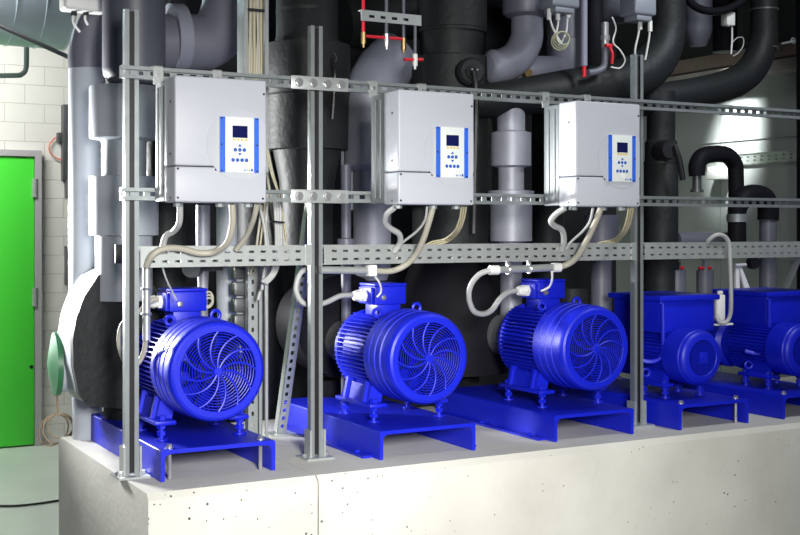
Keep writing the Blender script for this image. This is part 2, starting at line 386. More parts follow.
# ------------------------------------------------------------------ base frames (folded steel channel, open to the front)
def make_base(u0, u1, v0, v1, label, long_rail=True):
    root = thing('motor_base_frame', ((u0 + u1) / 2, (v0 + v1) / 2, 0), label, 'base frame', 'blue steel base frames on the plinth')
    t, ro, ri = 0.012, 0.005, 0.018
    pf = [(u0, 0.001)]
    for k in range(5): a = PI - k / 4 * PI / 2; pf.append((u0 + ro + ro * math.cos(a), ZT - ro + ro * math.sin(a)))
    for k in range(5): a = PI / 2 - k / 4 * PI / 2; pf.append((u1 - ro + ro * math.cos(a), ZT - ro + ro * math.sin(a)))
    pf += [(u1, 0.001), (u1 - t, 0.001)]
    for k in range(6): a = k / 5 * PI / 2; pf.append((u1 - t - ri + ri * math.cos(a), ZT - t - ri + ri * math.sin(a)))
    for k in range(6): a = PI / 2 + k / 5 * PI / 2; pf.append((u0 + t + ri + ri * math.cos(a), ZT - t - ri + ri * math.sin(a)))
    pf += [(u0 + t, 0.001)]
    m = MB(); m.prism([(x, v0, zz) for x, zz in pf], (0, v1 - v0, 0))
    ch = m.build('channel', BLUE, root, 40)
    for x0, x1 in ((u0 - 0.035, u0 - 0.0005), (u1 + 0.0005, u1 + 0.035)):
        if long_rail: MB().box((x0, v0 + 0.05, 0.001), (x1, v1 - 0.05, 0.008)).build('floor_flange', BLUE, root)
    for x in (() if long_rail else (u0 + 0.035, u1 - 0.035)):
        for y in (v0 + 0.03, v1 - 0.06):
            m = MB(); m.cyl((x, y, ZT), (x, y, ZT + 0.003), 0.012, seg=16); m.cyl((x, y, ZT + 0.003), (x, y, ZT + 0.011), 0.0085, seg=6); m.cyl((x, y, 0.002), (x, y, ZT - 0.013), 0.006, seg=10)
            m.build('anchor_bolt', STEEL, root)
    if long_rail:
        for y in (v0 + 0.12, v0 + 0.42):
            m = MB(); m.cyl((u0 - 0.019, y, 0.008), (u0 - 0.019, y, 0.016), 0.009, seg=6); m.build('anchor_bolt', BLUE, root)
    return root
make_base(1.042, 1.392, 3.30, 4.10, 'blue steel base frame under the leftmost motor, beside plinth corner', False)
make_base(1.735, 2.085, 3.285, 4.08, 'blue steel base frame under the second large motor')
make_base(2.395, 2.735, 3.28, 4.05, 'blue steel base frame under the third large motor')
make_base(2.925, 3.260, 3.26, 4.02, 'blue steel base frame under the small motor right of the right-hand post', False)
make_base(3.435, 3.77, 3.26, 4.02, 'blue steel base frame at the right edge, under the last small motor', False)

# ------------------------------------------------------------------ small pump units with box-shaped tanks
def make_unit(u, vf, z, bu0, bu1, bv, label):
    root = thing('pump_unit', (u, vf + 0.25, ZT), label, 'pump unit', 'small blue pump units on the right')
    ax = Vector((u, vf, z))
    m = MB(); m.lathe([(0.064, 0.012), (0.064, 0.003), (0.066, 0.001), (0.082, 0.003), (0.092, 0.008), (0.097, 0.015), (0.098, 0.022), (0.1015, 0.026), (0.1025, 0.034), (0.1025, 0.112), (0.099, 0.115), (0.095, 0.112), (0.095, 0.03), (0.085, 0.014)], ax, (0, 1, 0), 56, True)
    cv = m.build('fan_cover', BLUE, root, 30)
    m = MB(); m.lathe([(0, 0.03), (0.09, 0.035), (0.09, 0.06), (0, 0.06)], ax, (0, 1, 0), 40); m.build('cooling_fan_or_shade_disc', BLACK, root)  # plain black disc standing for the shaded recess behind the mesh
    m = MB()
    for k in range(-8, 9):
        w_ = math.sqrt(max(0.0, 0.062 ** 2 - (k * 0.007) ** 2))
        if w_ < 0.005: continue
        m.box((u - w_, vf + 0.0005, z + k * 0.007 - 0.0011), (u + w_, vf + 0.0035, z + k * 0.007 + 0.0011)); m.box((u + k * 0.007 - 0.0011, vf + 0.0005, z - w_), (u + k * 0.007 + 0.0011, vf + 0.0035, z + w_))
    m.build('mesh_grille', BLUE, cv)
    MB().box((u - 0.019, vf - 0.003, z - 0.021), (u + 0.019, vf + 0.003, z + 0.021), 0.002).build('centre_plate', BLUE, cv)
    m = MB(); m.lathe([(0, 0.11), (0.083, 0.11), (0.083, 0.38), (0, 0.38)], ax, (0, 1, 0), 40)
    for k in range(44):
        m.box((-0.0016, 0.12, 0.08), (0.0016, 0.33, 0.1), M=Matrix.Translation(ax) @ Matrix.Rotation(k / 44 * 2 * PI, 4, 'Y'))
    m.build('finned_housing', BLUE, root)
    for sx in (-1, 1):
        m = MB(); x0 = u + sx * 0.085; m.box((x0 - 0.026, vf + 0.09, ZT + 0.042), (x0 + 0.026, vf + 0.25, ZT + 0.055), 0.003)
        m.prism([(x0 - 0.02 * sx, vf + 0.12, ZT + 0.05), (x0 + 0.015 * sx, vf + 0.12, ZT + 0.05), (x0 - 0.015 * sx, vf + 0.12, z - 0.05), (x0 - 0.04 * sx, vf + 0.12, z - 0.06)], (0, 0.1, 0))
        ft = m.build('foot', BLUE, root)
        for yy in (0.11, 0.23):
            m = MB(); m.cyl((x0, vf + yy, ZT + 0.001), (x0, vf + yy, ZT + 0.068), 0.008, seg=12)
            for z0, z1, r in ((0.001, 0.006, 0.019), (0.014, 0.026, 0.0145), (0.031, 0.042, 0.0145), (0.055, 0.066, 0.0145)): m.cyl((x0, vf + yy, ZT + z0), (x0, vf + yy, ZT + z1), r, seg=6 if r < 0.019 else 14)
            m.build('levelling_bolt', BLUE, ft)
    m = MB(); m.torus((u - 0.10, vf + 0.20, ZT + 0.085), (0.5, 1, 0), 0.014, 0.006, 20, 8); m.build('lifting_eye', BLUE, root)
    m = MB(); m.box((bu0, bv, 0.325), (bu1, bv + 0.28, 0.452), 0.01, 3); m.box((bu0 + 0.03, bv + 0.10, ZT + 0.06), (bu1 - 0.03, bv + 0.27, 0.33), 0.01); tk = m.build('tank', BLUE, root)
    MB().box((bu0 - 0.014, bv - 0.014, 0.446), (bu1 + 0.014, bv + 0.294, 0.466), 0.004).build('tank_lid', BLUE, tk)
    xx = bu0 + 0.004
    MB().tube([(xx, bv - 0.006, 0.44), (xx, bv - 0.008, 0.33), (xx, bv - 0.006, 0.27), (xx - 0.012, bv - 0.004, 0.235), (xx - 0.045, bv + 0.012, 0.222), (xx - 0.085, bv + 0.04, 0.232)], 0.009, 10, 5).build('conduit', BLUE, root)
    m = MB(); m.lathe([(0, 0.36), (0.07, 0.36), (0.10, 0.39), (0.10, 0.45), (0.06, 0.50), (0, 0.50)], ax, (0, 1, 0), 32); m.build('pump_casing', BLUE, root)
    return root
make_unit(3.09, 3.315, 0.244, 3.005, 3.275, 3.45, 'small blue motor and box tank right of the right-hand post, nearer of the two')
make_unit(3.615, 3.315, 0.244, 3.57, 3.845, 3.47, 'small blue motor and box tank cut off by the right edge')

# ------------------------------------------------------------------ rack: posts, rails, trays
def chan(m, O, L, along, wd, en, W, D, pitch=0.05, slot=0.026, t=0.0025, slot_w=0.012, lip=0.009):
    # C channel; back plate perforated, opening towards -en... along = length axis, wd = width axis, en = depth axis pointing to the back
    O, along, en, wd = map(Vector, (O, along, en, wd))
    holes = []; x = pitch / 2
    while x + slot / 2 < L: holes.append((x - slot / 2, x + slot / 2, W / 2 - slot_w / 2, W / 2 + slot_w / 2)); x += pitch
    m.perf(O + en * (D - t), along, wd, en, L, W, t, holes)
    m.perf(O, along, en, wd, L, D - t, t, [])
    m.perf(O + wd * (W - t), along, en, wd, L, D - t, t, [])
    m.perf(O + wd * t, along, wd, en, L, lip, t, []); m.perf(O + wd * (W - t - lip), along, wd, en, L, lip, t, [])
    return m
def post(u, v, ztop, label):
    root = thing('steel_post', (u, v, 0), label, 'post', 'galvanised rack posts')
    m = MB(); chan(m, (u - 0.02, v - 0.012, 0.006), ztop - 0.006, (0, 0, 1), (1, 0, 0), (0, 1, 0), 0.041, 0.024, pitch=0.215, slot=0.209, slot_w=0.035, lip=0.0105); m.build('channel', GALVP, root)
    MB().box((u - 0.0165, v - 0.006, 0.012), (u + 0.0175, v - 0.002, ztop - 0.004)).build('slot_shade', BLACK, root)  # black strip added in place of the shade inside the channel
    m = MB(); m.box((u - 0.046, v - 0.045, 0.0), (u + 0.046, v + 0.045, 0.006)); bp = m.build('base_plate', GALV, root)
    for x0, x1 in ((u - 0.027, u - 0.021), (u + 0.021, u + 0.027)): MB().box((x0, v - 0.022, 0.006), (x1, v + 0.022, 0.09)).build('socket_cheek', GALV, root)
    for sx in (-1, 1):
        m = MB(); m.cyl((u + sx * 0.0365, v, 0.006), (u + sx * 0.0365, v, 0.016), 0.008, seg=6); m.build('anchor_bolt', STEEL, bp)
    return root
PV = 3.423
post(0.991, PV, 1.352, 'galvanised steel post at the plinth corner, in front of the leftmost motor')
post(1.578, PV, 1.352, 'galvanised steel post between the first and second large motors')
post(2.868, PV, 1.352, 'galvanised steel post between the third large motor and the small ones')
def rail(u0, u1, z, label):
    root = thing('perforated_rail', ((u0 + u1) / 2, 3.40, z - 0.018), label, 'rail', 'galvanised mounting rails')
    m = MB(); chan(m, (u0, 3.388, z - 0.018), u1 - u0, (1, 0, 0), (0, 0, 1), (0, 1, 0), 0.036, 0.022, 0.04, 0.020, slot_w=0.012, lip=0.008); m.build('channel', GALVP, root)
    return root
r1 = rail(0.955, 1.553, 1.168, 'upper perforated rail from the corner post to the middle post')
r2 = rail(1.557, 4.3, 1.168, 'upper perforated rail from the middle post to the right edge')
r3 = rail(0.955, 1.553, 0.818, 'lower perforated rail behind the leftmost grey inverter box')
r4 = rail(1.557, 4.3, 0.818, 'lower perforated rail from the middle post to the right edge')
def splice(u, z, par_label):
    root = thing('splice_plate', (u, 3.385, z - 0.02), par_label, 'plate', 'bolted splice plates')
    MB().box((u - 0.098, 3.3815, z - 0.021), (u + 0.098, 3.3875, z + 0.021), 0.002).build('plate', GALV, root)
    for k in range(4):
        x = u - 0.072 + k * 0.048; m = MB(); m.cyl((x, 3.3815, z), (x, 3.373, z), 0.011, seg=6); m.cyl((x, 3.3815, z), (x, 3.379, z), 0.014, seg=16); m.build('bolt', STEEL, root)
splice(1.577, 1.168, 'bolted splice plate where the upper rail crosses the middle post')
splice(1.577, 0.818, 'bolted splice plate where the lower rail crosses the middle post')
def tray(u0, u1, label):
    root = thing('cable_tray', ((u0 + u1) / 2, 3.44, 0.604), label, 'cable tray', 'perforated cable trays')
    L = u1 - u0; holes = []; x = 0.035
    while x + 0.01 < L:
        for z in (0.017, 0.043): holes.append((x - 0.0085, x + 0.0085, z - 0.0035, z + 0.0035))
        x += 0.0385
    m = MB(); m.perf((u0, 3.402, 0.605), (1, 0, 0), (0, 0, 1), (0, 1, 0), L, 0.061, 0.002, holes); m.perf((u0, 3.498, 0.605), (1, 0, 0), (0, 0, 1), (0, 1, 0), L, 0.061, 0.002, holes)
    m.perf((u0, 3.404, 0.605), (1, 0, 0), (0, 1, 0), (0, 0, 1), L, 0.094, 0.002, [])
    m.perf((u0, 3.404, 0.664), (1, 0, 0), (0, 1, 0), (0, 0, 1), L, 0.010, 0.002, [])
    m.build('tray_body', GALV, root)
    MB().box((u1 - 0.02, 3.3985, 0.603), (u1, 3.4018, 0.668)).build('end_clip', GALV, root)
tray(1.014, 1.556, 'perforated cable tray between the corner post and the middle post')
tray(1.60, 2.846, 'long perforated cable tray under the two right-hand inverter boxes')
tray(2.890, 4.3, 'perforated cable tray right of the right-hand post, above the small units')
# diagonal strut
p0, p1 = A(277, 436, 3.86), A(309, 200, 3.47); p0.z = 0.004
ax_ = (p1 - p0); L = ax_.length; ax_.normalize(); wd = Vector((1, 0, 0)); wd = (wd - ax_ * wd.dot(ax_)).normalized(); en = ax_.cross(wd)
if en.y < 0: en = -en
root = thing('diagonal_strut', p0, 'slanting perforated steel strut leaning behind the middle post', 'strut')
m = MB(); holes = []; x = 0.03
while x < L - 0.02: holes.append((x - 0.008, x + 0.008, 0.010, 0.022)); x += 0.033
m.perf(p0, ax_, wd, en, L, 0.034, 0.003, holes); m.perf(p0, ax_, en, wd, L, 0.03, 0.003, []); m.build('angle_profile', GALV, root)
MB().box(p0 + Vector((-0.03, -0.03, -0.004)), p0 + Vector((0.06, 0.05, 0.002))).build('foot_plate', GALV, root)
# upright perforated strut behind the first motor
p = A(254, 425, 3.72); m = MB(); chan(m, (p.x - 0.02, 3.72, 0.0), 0.62, (0, 0, 1), (1, 0, 0), (0, 1, 0), 0.05, 0.03, 0.04, 0.014)
tag(m.build('upright_strut', GALVD), 'short upright perforated strut right of the leftmost motor, behind it', 'strut')
p = A(266.5, 425, 3.66); m = MB(); m.cyl((p.x, 3.66, 0.0), (p.x, 3.66, 0.56), 0.006, seg=10)
tag(m.build('threaded_rod', GALV), 'thin vertical steel rod just left of the slanting strut', 'rod')

# ------------------------------------------------------------------ inverter boxes
IV0, IV1, IZ0, IZ1, IW = 3.20, 3.386, 0.792, 1.143, 0.272
def make_inverter(u0, label):
    u1 = u0 + IW
    root = thing('inverter_box', ((u0 + u1) / 2, (IV0 + IV1) / 2, IZ0), label, 'inverter', 'grey wall-hung inverter boxes')
    m = MB(); m.box((u0 + 0.002, IV0 + 0.099, IZ0 + 0.004), (u1 - 0.002, IV1, IZ1 - 0.004), 0.004)
    for k in range(2): m.box((u0 - 0.002, IV0 + 0.118 + k * 0.034, IZ0 + 0.02), (u0 + 0.004, IV0 + 0.136 + k * 0.034, IZ1 - 0.02), 0.002)
    m.build('heat_sink', HEATS, root)
    zs = IZ0 + 0.100
    m = MB(); m.box((u0, IV0, zs + 0.0012), (u1, IV0 + 0.098, IZ1), 0.006, 3); cv = m.build('upper_cover', BOXG, root)
    m = MB(); m.box((u0, IV0, IZ0), (u1, IV0 + 0.098, zs - 0.0012), 0.006, 3); lc = m.build('terminal_cover', BOXG, root)
    for x, z, par in ((u0 + 0.008, zs - 0.008, lc), (u0 + 0.008, IZ0 + 0.012, lc), (u1 - 0.012, IZ0 + 0.012, lc), (u0 + 0.118, zs - 0.008, lc), (u1 - 0.009, IZ1 - 0.125 + 0.085, cv)):
        m = MB(); m.cyl((x, IV0 - 0.0015, z), (x, IV0 + 0.001, z), 0.0032, seg=10); m.build('screw', BLACK, par)
    for y, z, par in ((IV0 + 0.04, IZ0 + 0.012, lc), (IV0 + 0.04, zs + 0.035, cv), (IV0 + 0.04, IZ1 - 0.07, cv)):
        m = MB(); m.cyl((u0 - 0.0015, y, z), (u0 + 0.001, y, z), 0.0035, seg=10); m.build('screw', BLACK, par)
    # round raised field round the control panel, cut by the box edge
    cx, cz, cr = u0 + 0.190, IZ0 + 0.163, 0.100
    pts = []
    for k in range(64):
        a = k / 64 * 2 * PI; x = cx + cr * math.cos(a); pts.append((min(x, u1 - 0.004), IV0 - 0.0018, cz + cr * math.sin(a)))
    MB().prism(pts, (0, 0.0022, 0)).build('round_bezel', BOXG, cv)
    px0, px1, pz0, pz1 = cx - 0.063, cx + 0.055, cz - 0.079, cz + 0.079
    yb = IV0 - 0.0018
    cp = MB().box((px0, yb - 0.006, pz0), (px1, yb, pz1), 0.0015).build('control_panel', PANELW, root)
    yf = yb - 0.006
    for a, c in ((px0 + 0.0005, px0 + 0.0165), (px1 - 0.0150, px1 - 0.0005)): MB().box((a, yf - 0.001, pz0 + 0.0008), (c, yf, pz1 - 0.0008)).build('side_stripe', PANELB, cp)
    MB().box((cx - 0.025, yf - 0.0012, cz + 0.020), (cx + 0.020, yf, cz + 0.054)).build('display', LCD, cp)
    m = MB()
    for k in range(4): m.box((cx - 0.024 + k * 0.0118, yf - 0.0008, cz + 0.0115), (cx - 0.0155 + k * 0.0118, yf, cz + 0.0175))
    m.build('display_legend', ORANGE, cp)
    def tri(x, z, s, up):
        h = s if up else -s
        return MB().prism([(x - s, yf - 0.001, z - h * 0.7), (x + s, yf - 0.001, z - h * 0.7), (x, yf - 0.001, z + h * 0.7)], (0, 0.001, 0)).build('arrow_key', BTN, cp)
    tri(cx - 0.003, cz - 0.001, 0.0055, True); tri(cx - 0.003, cz - 0.027, 0.0055, False)
    for k in range(3): MB().lathe([(0, -0.002), (0.0045, -0.0015), (0.0056, 0), (0, 0)], (cx - 0.003 + (k - 1) * 0.0135, yf, cz - 0.014), (0, 1, 0), 16).build('round_key', BTN, cp)
    for k in range(4): MB().lathe([(0, -0.002), (0.0045, -0.0015), (0.0056, 0), (0, 0)], (cx - 0.003 + (k - 1.5) * 0.0135, yf, cz - 0.043), (0, 1, 0), 16).build('round_key', BTN, cp)
    MB().lathe([(0, -0.001), (0.008, -0.001), (0.008, 0), (0, 0)], (cx + 0.001, yf, cz - 0.058), (0, 1, 0), 20).build('infrared_window', WHITE, cp)
    m = MB()
    for k, (w_, h_) in enumerate(((0.005, 0.004), (0.0015, 0.006), (0.0015, 0.006), (0.004, 0.004))): m.box((cx + 0.010 + k * 0.0048, yf - 0.0006, cz - 0.0735), (cx + 0.010 + k * 0.0048 + w_ * 0.7, yf, cz - 0.0735 + h_))
    m.prism([(cx + 0.030, yf - 0.0006, cz - 0.074), (cx + 0.038, yf - 0.0006, cz - 0.074), (cx + 0.035, yf - 0.0006, cz - 0.066), (cx + 0.031, yf - 0.0006, cz - 0.067)], (0, 0.0006, 0))
    m.build('logo_mark', BTN, cp)
    for x in (px0 + 0.006, px1 - 0.006):
        for z in (pz0 + 0.005, cz, pz1 - 0.005):
            m = MB(); m.cyl((x, yf - 0.002, z), (x, yf, z), 0.0026, seg=10); m.build('screw', BLACK, cp)
    # hanging hooks over the upper rail
    for x in (u0 + 0.010, u0 + 0.190):
        m = MB(); m.box((x - 0.014, 3.3838, IZ1 - 0.008), (x + 0.014, 3.3876, IZ1 + 0.046)); m.box((x - 0.014, 3.3838, IZ1 + 0.0435), (x + 0.014, 3.408, IZ1 + 0.0465))
        hk = m.build('hanging_hook', GALV, root)
        m = MB(); m.cyl((x, 3.3838, IZ1 + 0.022), (x, 3.379, IZ1 + 0.022), 0.007, seg=6); m.build('hook_bolt', STEEL, hk)
    for k in range(3):
        m = MB(); x = u0 + (0.025, 0.150, 0.235)[k]; m.cyl((x, IV0 + 0.05, IZ0 - 0.012), (x, IV0 + 0.05, IZ0), 0.014, seg=8); m.build('cable_gland', HEATS, lc)
    return root
IU = (1.051, 1.754, 2.425)
I0 = make_inverter(IU[0], 'light grey inverter box with display hanging over the leftmost motor')
for i, lab in ((1, 'light grey inverter box with display above the second large motor'), (2, 'light grey inverter box with display above the third large motor')):
    copy_thing(I0, (IU[i] + IW / 2, (IV0 + IV1) / 2, IZ0), lab)

# ------------------------------------------------------------------ pipes
def vp(name, label, cx, v, prof, m, cat='pipe', group=None, seg=40, bands=(), bandm=None, base=None):
    # upright pipe: prof is a list of (height row, radius in rows) as sighted on the plane Y = v
    c = A(cx, HY, v); k = dep(c.x, v) / F
    pz = [(H + (HY - y) * k if y >= 0 else 2.75, r * k) for y, r in prof]
    if base is not None: pz.append((base, pz[-1][1]))
    pz.sort(key=lambda q: q[0]) if False else None
    q = [(0, pz[0][0])] + [(r, z) for z, r in pz] + [(0, pz[-1][0])]
    mb = MB(); mb.lathe([(r, z) for r, z in q], (c.x, v, 0), (0, 0, 1), seg)
    o = mb.build(name, m, None, 40); tag(o, label, cat, group)
    for y, r in bands:
        z = H + (HY - y) * k; mb = MB(); mb.lathe([(r * k - 0.004, z - 0.006), (r * k + 0.0015, z - 0.006), (r * k + 0.0015, z + 0.006), (r * k - 0.004, z + 0.006)], (c.x, v, 0), (0, 0, 1), seg, True)
        mb.build('joint_band', bandm or m, o, 40)
    return o
def tb(name, label, pts, r, m, cat='pipe', group=None, seg=24, smooth=6, parent=None):
    # bent pipe or hose through points (row, column, Y); radii in the same units
    P = [A(x, y, v) for x, y, v in pts]
    rr = r if isinstance(r, (list, tuple)) else [r] * len(pts)
    Rr = [R(q, p[0], p[2]) for q, p in zip(rr, pts)]
    up = lambda q, n_: [q + Vector((0, 0, (q - n_).length)), Vector((q.x, q.y, 2.74))]     # carry on up to the ceiling above the frame
    if pts[0][1] <= -10: P = up(P[0], P[1])[::-1] + P; Rr = [Rr[0]] * 2 + Rr
    if pts[-1][1] <= -10: P = P + up(P[-1], P[-2]); Rr = Rr + [Rr[-1]] * 2
    o = MB().tube(P, Rr, seg, smooth).build(name, m, parent, 50)
    return tag(o, label, cat, group) if not parent else (tag(o, label) if label else o)

# --- left: pump casing and the pipes above it
o = vp('insulated_pipe', 'pale grey clad pipe, the outermost upright on the left, bright from the aisle', 87, 4.12, [(64, 17), (68, 18), (300, 18), (420, 14)], LIGHTC, base=0.0)
tb('pipe_elbow', None, [(87, 69, 4.12), (87, 55, 4.12), (91, 36, 4.12), (102, 14, 4.12), (122, -8, 4.12)], [18.6, 18.4, 18, 17, 16], GREYC, parent=o)
c = A(136, 336, 3.86); root = thing('pump_casing', (c.x, 3.95, 0.0), 'black insulated pump casing with pale rim left of the leftmost motor', 'pump')
poly = [A(x, y, 3.84) for x, y in ((140, 266), (112, 266), (98, 276), (84, 297), (76.5, 318), (72.7, 340), (73.5, 367), (79, 394), (88, 406), (122, 409), (160, 408), (164, 300))]
MB().prism(poly, (0, 0.035, 0)).build('front_insulation', FOAM, root, 20)
MB().prism([(c.x + (x - c.x) * 0.985, 3.8751, 0.385 + (z - 0.385) * 0.985) for x, y, z in poly], (0, 0.19, 0)).build('rim_cladding', LIGHTC, root, 20)
MB().cyl((c.x + 0.01, 3.95, ZT), (c.x + 0.01, 3.95, 0.17), 0.09).build('pump_foot', FOAM, root)
g = A(53, 364, 4.08)
m = MB(); m.lathe([(0, -0.020), (0.05, -0.010), (0.094, 0.0), (0.106, 0.002), (0.106, 0.02), (0, 0.02)], g, (0.99, -0.08, 0), 40); m.build('green_end_cap', GREENC, root)['label'] = 'green painted dished end cap'
MB().cyl(g + Vector((0.015, -0.001, 0)), g + Vector((0.15, -0.012, 0)), 0.094, seg=40).build('suction_stub', LIGHTC, root)
o = vp('insulated_pipe', 'light grey stepped pipe behind the corner post, with three collars', 124, 3.87, [(87, 33), (89, 34), (139, 34), (141, 23), (143, 22), (176, 22), (177, 34), (235, 34), (236, 28), (268, 28), (300, 28)], LIGHTC)
vp('insulated_pipe', 'dark blue-grey pipe at the top behind the corner post', 134, 3.80, [(-30, 31), (70, 31), (76, 30), (84, 24)], mat('dark_blue_grey_cladding', (0.075, 0.08, 0.105), 0.45, 0, 0.12, 5), bands=((-2, 31),))
p = A(120, 254, 3.745); m = MB(); m.box(p + Vector((-0.014, 0, -0.03)), p + Vector((0.014, 0.012, 0.03)), 0.002); tag(m.build('pipe_clip', BLACK), 'small black clip on the pale stepped pipe left of the corner post', 'clip')
# dark uprights on the wall side of the pale pipe
def trunk(x0, x1, y0, y1, label):
    a, b2 = A(x0, y1, 8.0), A(x1, y0, 8.0); tag(MB().box((a.x, 7.98, a.z), (b2.x, 8.05, b2.z), 0.004).build('dark_trunking', DARKG), label, 'trunking')
trunk(62.5, 74, 105, 180, 'upper dark trunking on the white wall, showing left of the pale outer pipe'); trunk(66, 74, 180, 197, 'short dark trunking piece on the white wall just below the upper one')
trunk(66, 74, 246, 285, 'lower dark trunking on the white wall, above the green cap')
p = A(61, 137, 8.0); tag(MB().box(p + Vector((-0.02, 0, -0.03)), p + Vector((0.02, 0.05, 0.03)), 0.003).build('socket', DARKG), 'tiny dark wall fitting beside the upper trunking', 'fitting')
# top left: sensor box, spiral duct, slanted pipe, rail
p = A(83, 3, 3.95); root = thing('sensor_box', p, 'white box with two short cables at the top of the pale outer pipe', 'sensor')
m = MB(); m.box(p + Vector((-0.07, -0.04, -0.03)), p + Vector((0.075, 0.04, 0.1)), 0.012, 3); bx = m.build('housing', WHITE, root)
for x0, pts in ((74, ((74, 12), (73, 22), (80, 32))), (86, ((86, 12), (85, 19), (88, 25)))):
    q = [A(a, b_, 3.95) for a, b_ in pts]; m = MB(); m.tube(q, 0.004, 8); m.build('cable', WHITE, root)
    m = MB(); m.cyl(q[0] + Vector((0, 0, 0.012)), q[0] + Vector((0, 0, -0.012)), 0.010, seg=8); m.build('cable_gland', BLACK, bx)
z = A(35, 41, 6.6).z; r = 0.30; root = thing('spiral_duct', (0.9, 6.6, z), 'silver spiral air duct in the top left corner', 'duct')
m = MB(); prof = [(0, 0)]; L = 2.4; n = 16
for k in range(n): prof += [(r, k * L / n), (r, (k + 0.94) * L / n), (r + 0.006, (k + 0.96) * L / n), (r + 0.006, (k + 0.99) * L / n)]
prof += [(r, L), (0, L)]; m.lathe(prof, (-0.85, 6.6, z + r), (1, 0, -0.015), 48); m.build('duct_shell', mat('spiral_duct_zinc', (0.58, 0.69, 0.76), 0.45, 0.25, 0.12, 5), root)
tb('slanted_conduit', 'thin grey conduit slanting down in the top left corner', [(-40, 8, 5.8), (75, 60, 5.3)], 2.3, mat('grey_conduit', (0.22, 0.23, 0.24), 0.4, 0.3), 'conduit', smooth=1)
tb('bent_guard_rail', 'grey bent tube on the white wall below the air duct', [(-30, 75.5, 6.9), (14, 75.5, 6.9), (22, 74, 6.9), (26, 68, 6.9), (26.5, 50, 6.9), (26.5, 36, 6.9)], 2.6, mat('pale_green_grey_paint', (0.30, 0.37, 0.35), 0.5), 'rail', smooth=4)
tb('red_wire', 'thin orange-red wire bowed against the white wall near the door', [(62, 137, 8.03), (55, 138, 8.03), (49, 147, 8.03), (53, 156, 8.03), (64, 161, 8.03)], 0.6, mat('orange_red_wire', (0.75, 0.10, 0.05), 0.5), 'wire', seg=6)
m = MB(); q = A(58, 412, 4.33)
for k, (rr_, dx_, dz_, ty_) in enumerate(((0.052, 0, -0.060, 0.1), (0.045, 0.012, -0.052, 0.35), (0.058, -0.010, -0.066, -0.3))): m.torus(q + Vector((dx_, 0.012 * k, dz_)), (ty_, 1, 0.1 * k), rr_, 0.003, 32, 6)
m.tube([q + Vector((0.0, 0, -0.01)), q + Vector((-0.005, 0, 0.10)), q + Vector((0.0, 0.01, 0.18))], 0.004, 8)
tag(m.build('hanging_cable_coil', mat('brown_beige_cable', (0.30, 0.22, 0.14), 0.5)), 'brown cable coil hanging below the green cap, left of plinth', 'cable')
def onz(px, py, z):
    a = (px - 400) / F; b_ = -(py - HY) / F; t = (z - H) / b_; return Vector((t * (_c * a + _s), t * (-_s * a + _c), z))
m = MB(); m.tube([onz(x, y, FZ + 0.008) for x, y in ((-330, 470), (-160, 488), (-60, 500), (-20, 505), (10, 506), (35, 504), (62, 500), (90, 496), (150, 480))], 0.006, 8)
tag(m.build('floor_cable', BLACK), 'black cable lying on the grey floor left of the plinth', 'cable')

# --- between left boxes, top
root = tb('insulated_pipe', 'dark level pipe with pale elbow at the top behind the first inverter box', [(148, 42, 3.98), (180, 42, 3.98), (205, 42, 3.98), (220, 30, 3.98), (228, 8, 3.98), (230, -25, 3.98)], [28, 28, 28, 27, 26, 26], GREYC, smooth=3)
q0, q1 = A(170, 38, 3.98), A(183, 38, 3.98); MB().cyl(q0, q1, R(34, 176, 3.98), seg=40).build('flange', mat('mid_grey_cladding', (0.19, 0.20, 0.25)), root)
root = thing('cable_ladder', A(254, 76, 3.62), 'upright cable ladder full of cables above the first inverter box', 'cable ladder')
for x in (243.5, 264.5): q = A(x, 80, 3.62); MB().box((q.x - 0.006, 3.60, q.z - 0.3), (q.x + 0.006, 3.66, q.z + 0.5)).build('side_rail', GALVD, root)
for k, x in enumerate((247, 249.5, 252, 254.5, 257, 259.5, 261.5)):
    m = MB(); y = 3.63 + 0.006 * (k % 3); m.tube([A(x + 1.5 * math.sin(k), -20, y), A(x + math.sin(k * 2), 30, y), A(x, 60, y), A(x - 1, 110, y)], 0.0042 + 0.001 * (k % 2), 8); m.build('cable', (WIRE, CREAM, CREAM)[k % 3], root)
q = A(254, 10, 3.61); MB().box((A(244, 0, 3.61).x, 3.605, q.z - 0.004), (A(264, 0, 3.61).x, 3.612, q.z + 0.004)).build('cable_tie', BLACK, root)

# --- black pipes along the top
o = vp('insulated_pipe', 'thick black foam pipe behind the middle post, with stepped collars', 307, 4.05, [(-30, 31), (38, 31), (40, 32), (45, 32), (46, 43), (94, 43), (96, 42), (150, 41), (151, 34), (180, 28), (205, 26), (262, 26)], FOAM, bands=((12, 31), (96, 42)))
q = A(331, 58, 3.90); m = MB(); m.torus(q, (0.2, 1, 0), 0.020, 0.004, 24, 6); m.tube([q, q + Vector((0, -0.03, -0.06)), q + Vector((0, -0.02, -0.16)), q + Vector((0, -0.01, -0.22))], 0.008, 8); m.build('valve_lever', BLACK, o)
tb('pipe_elbow', 'blue-grey mitred elbow between the two thick black pipes, above second inverter box', [(368, 210, 4.28), (368, 130, 4.28), (372, 95, 4.28), (384, 70, 4.28), (400, 54, 4.28)], [27, 27, 28, 28, 26], mat('mid_grey_cladding', (0.19, 0.20, 0.25), 0.42, 0, 0.12, 5, 0.08, 14), smooth=2)
tb('insulated_pipe', 'black pipe crossing at the top behind the red pipework', [(340, 20, 4.78), (420, 10, 4.78)], 28, FOAM, smooth=1)
vp('insulated_pipe', 'silver clad pipe left of the second inverter box', 372, 4.02, [(90, 28), (166, 28), (170, 24), (172, 19), (265, 19), (280, 15)], SILVER)
vp('insulated_pipe', 'slim grey pipe between the black pipe and the silver one, left of the second box', 346, 3.92, [(165, 5), (238, 5), (239, 9), (249, 9), (250, 5), (300, 5)], GREYC, base=0.0)
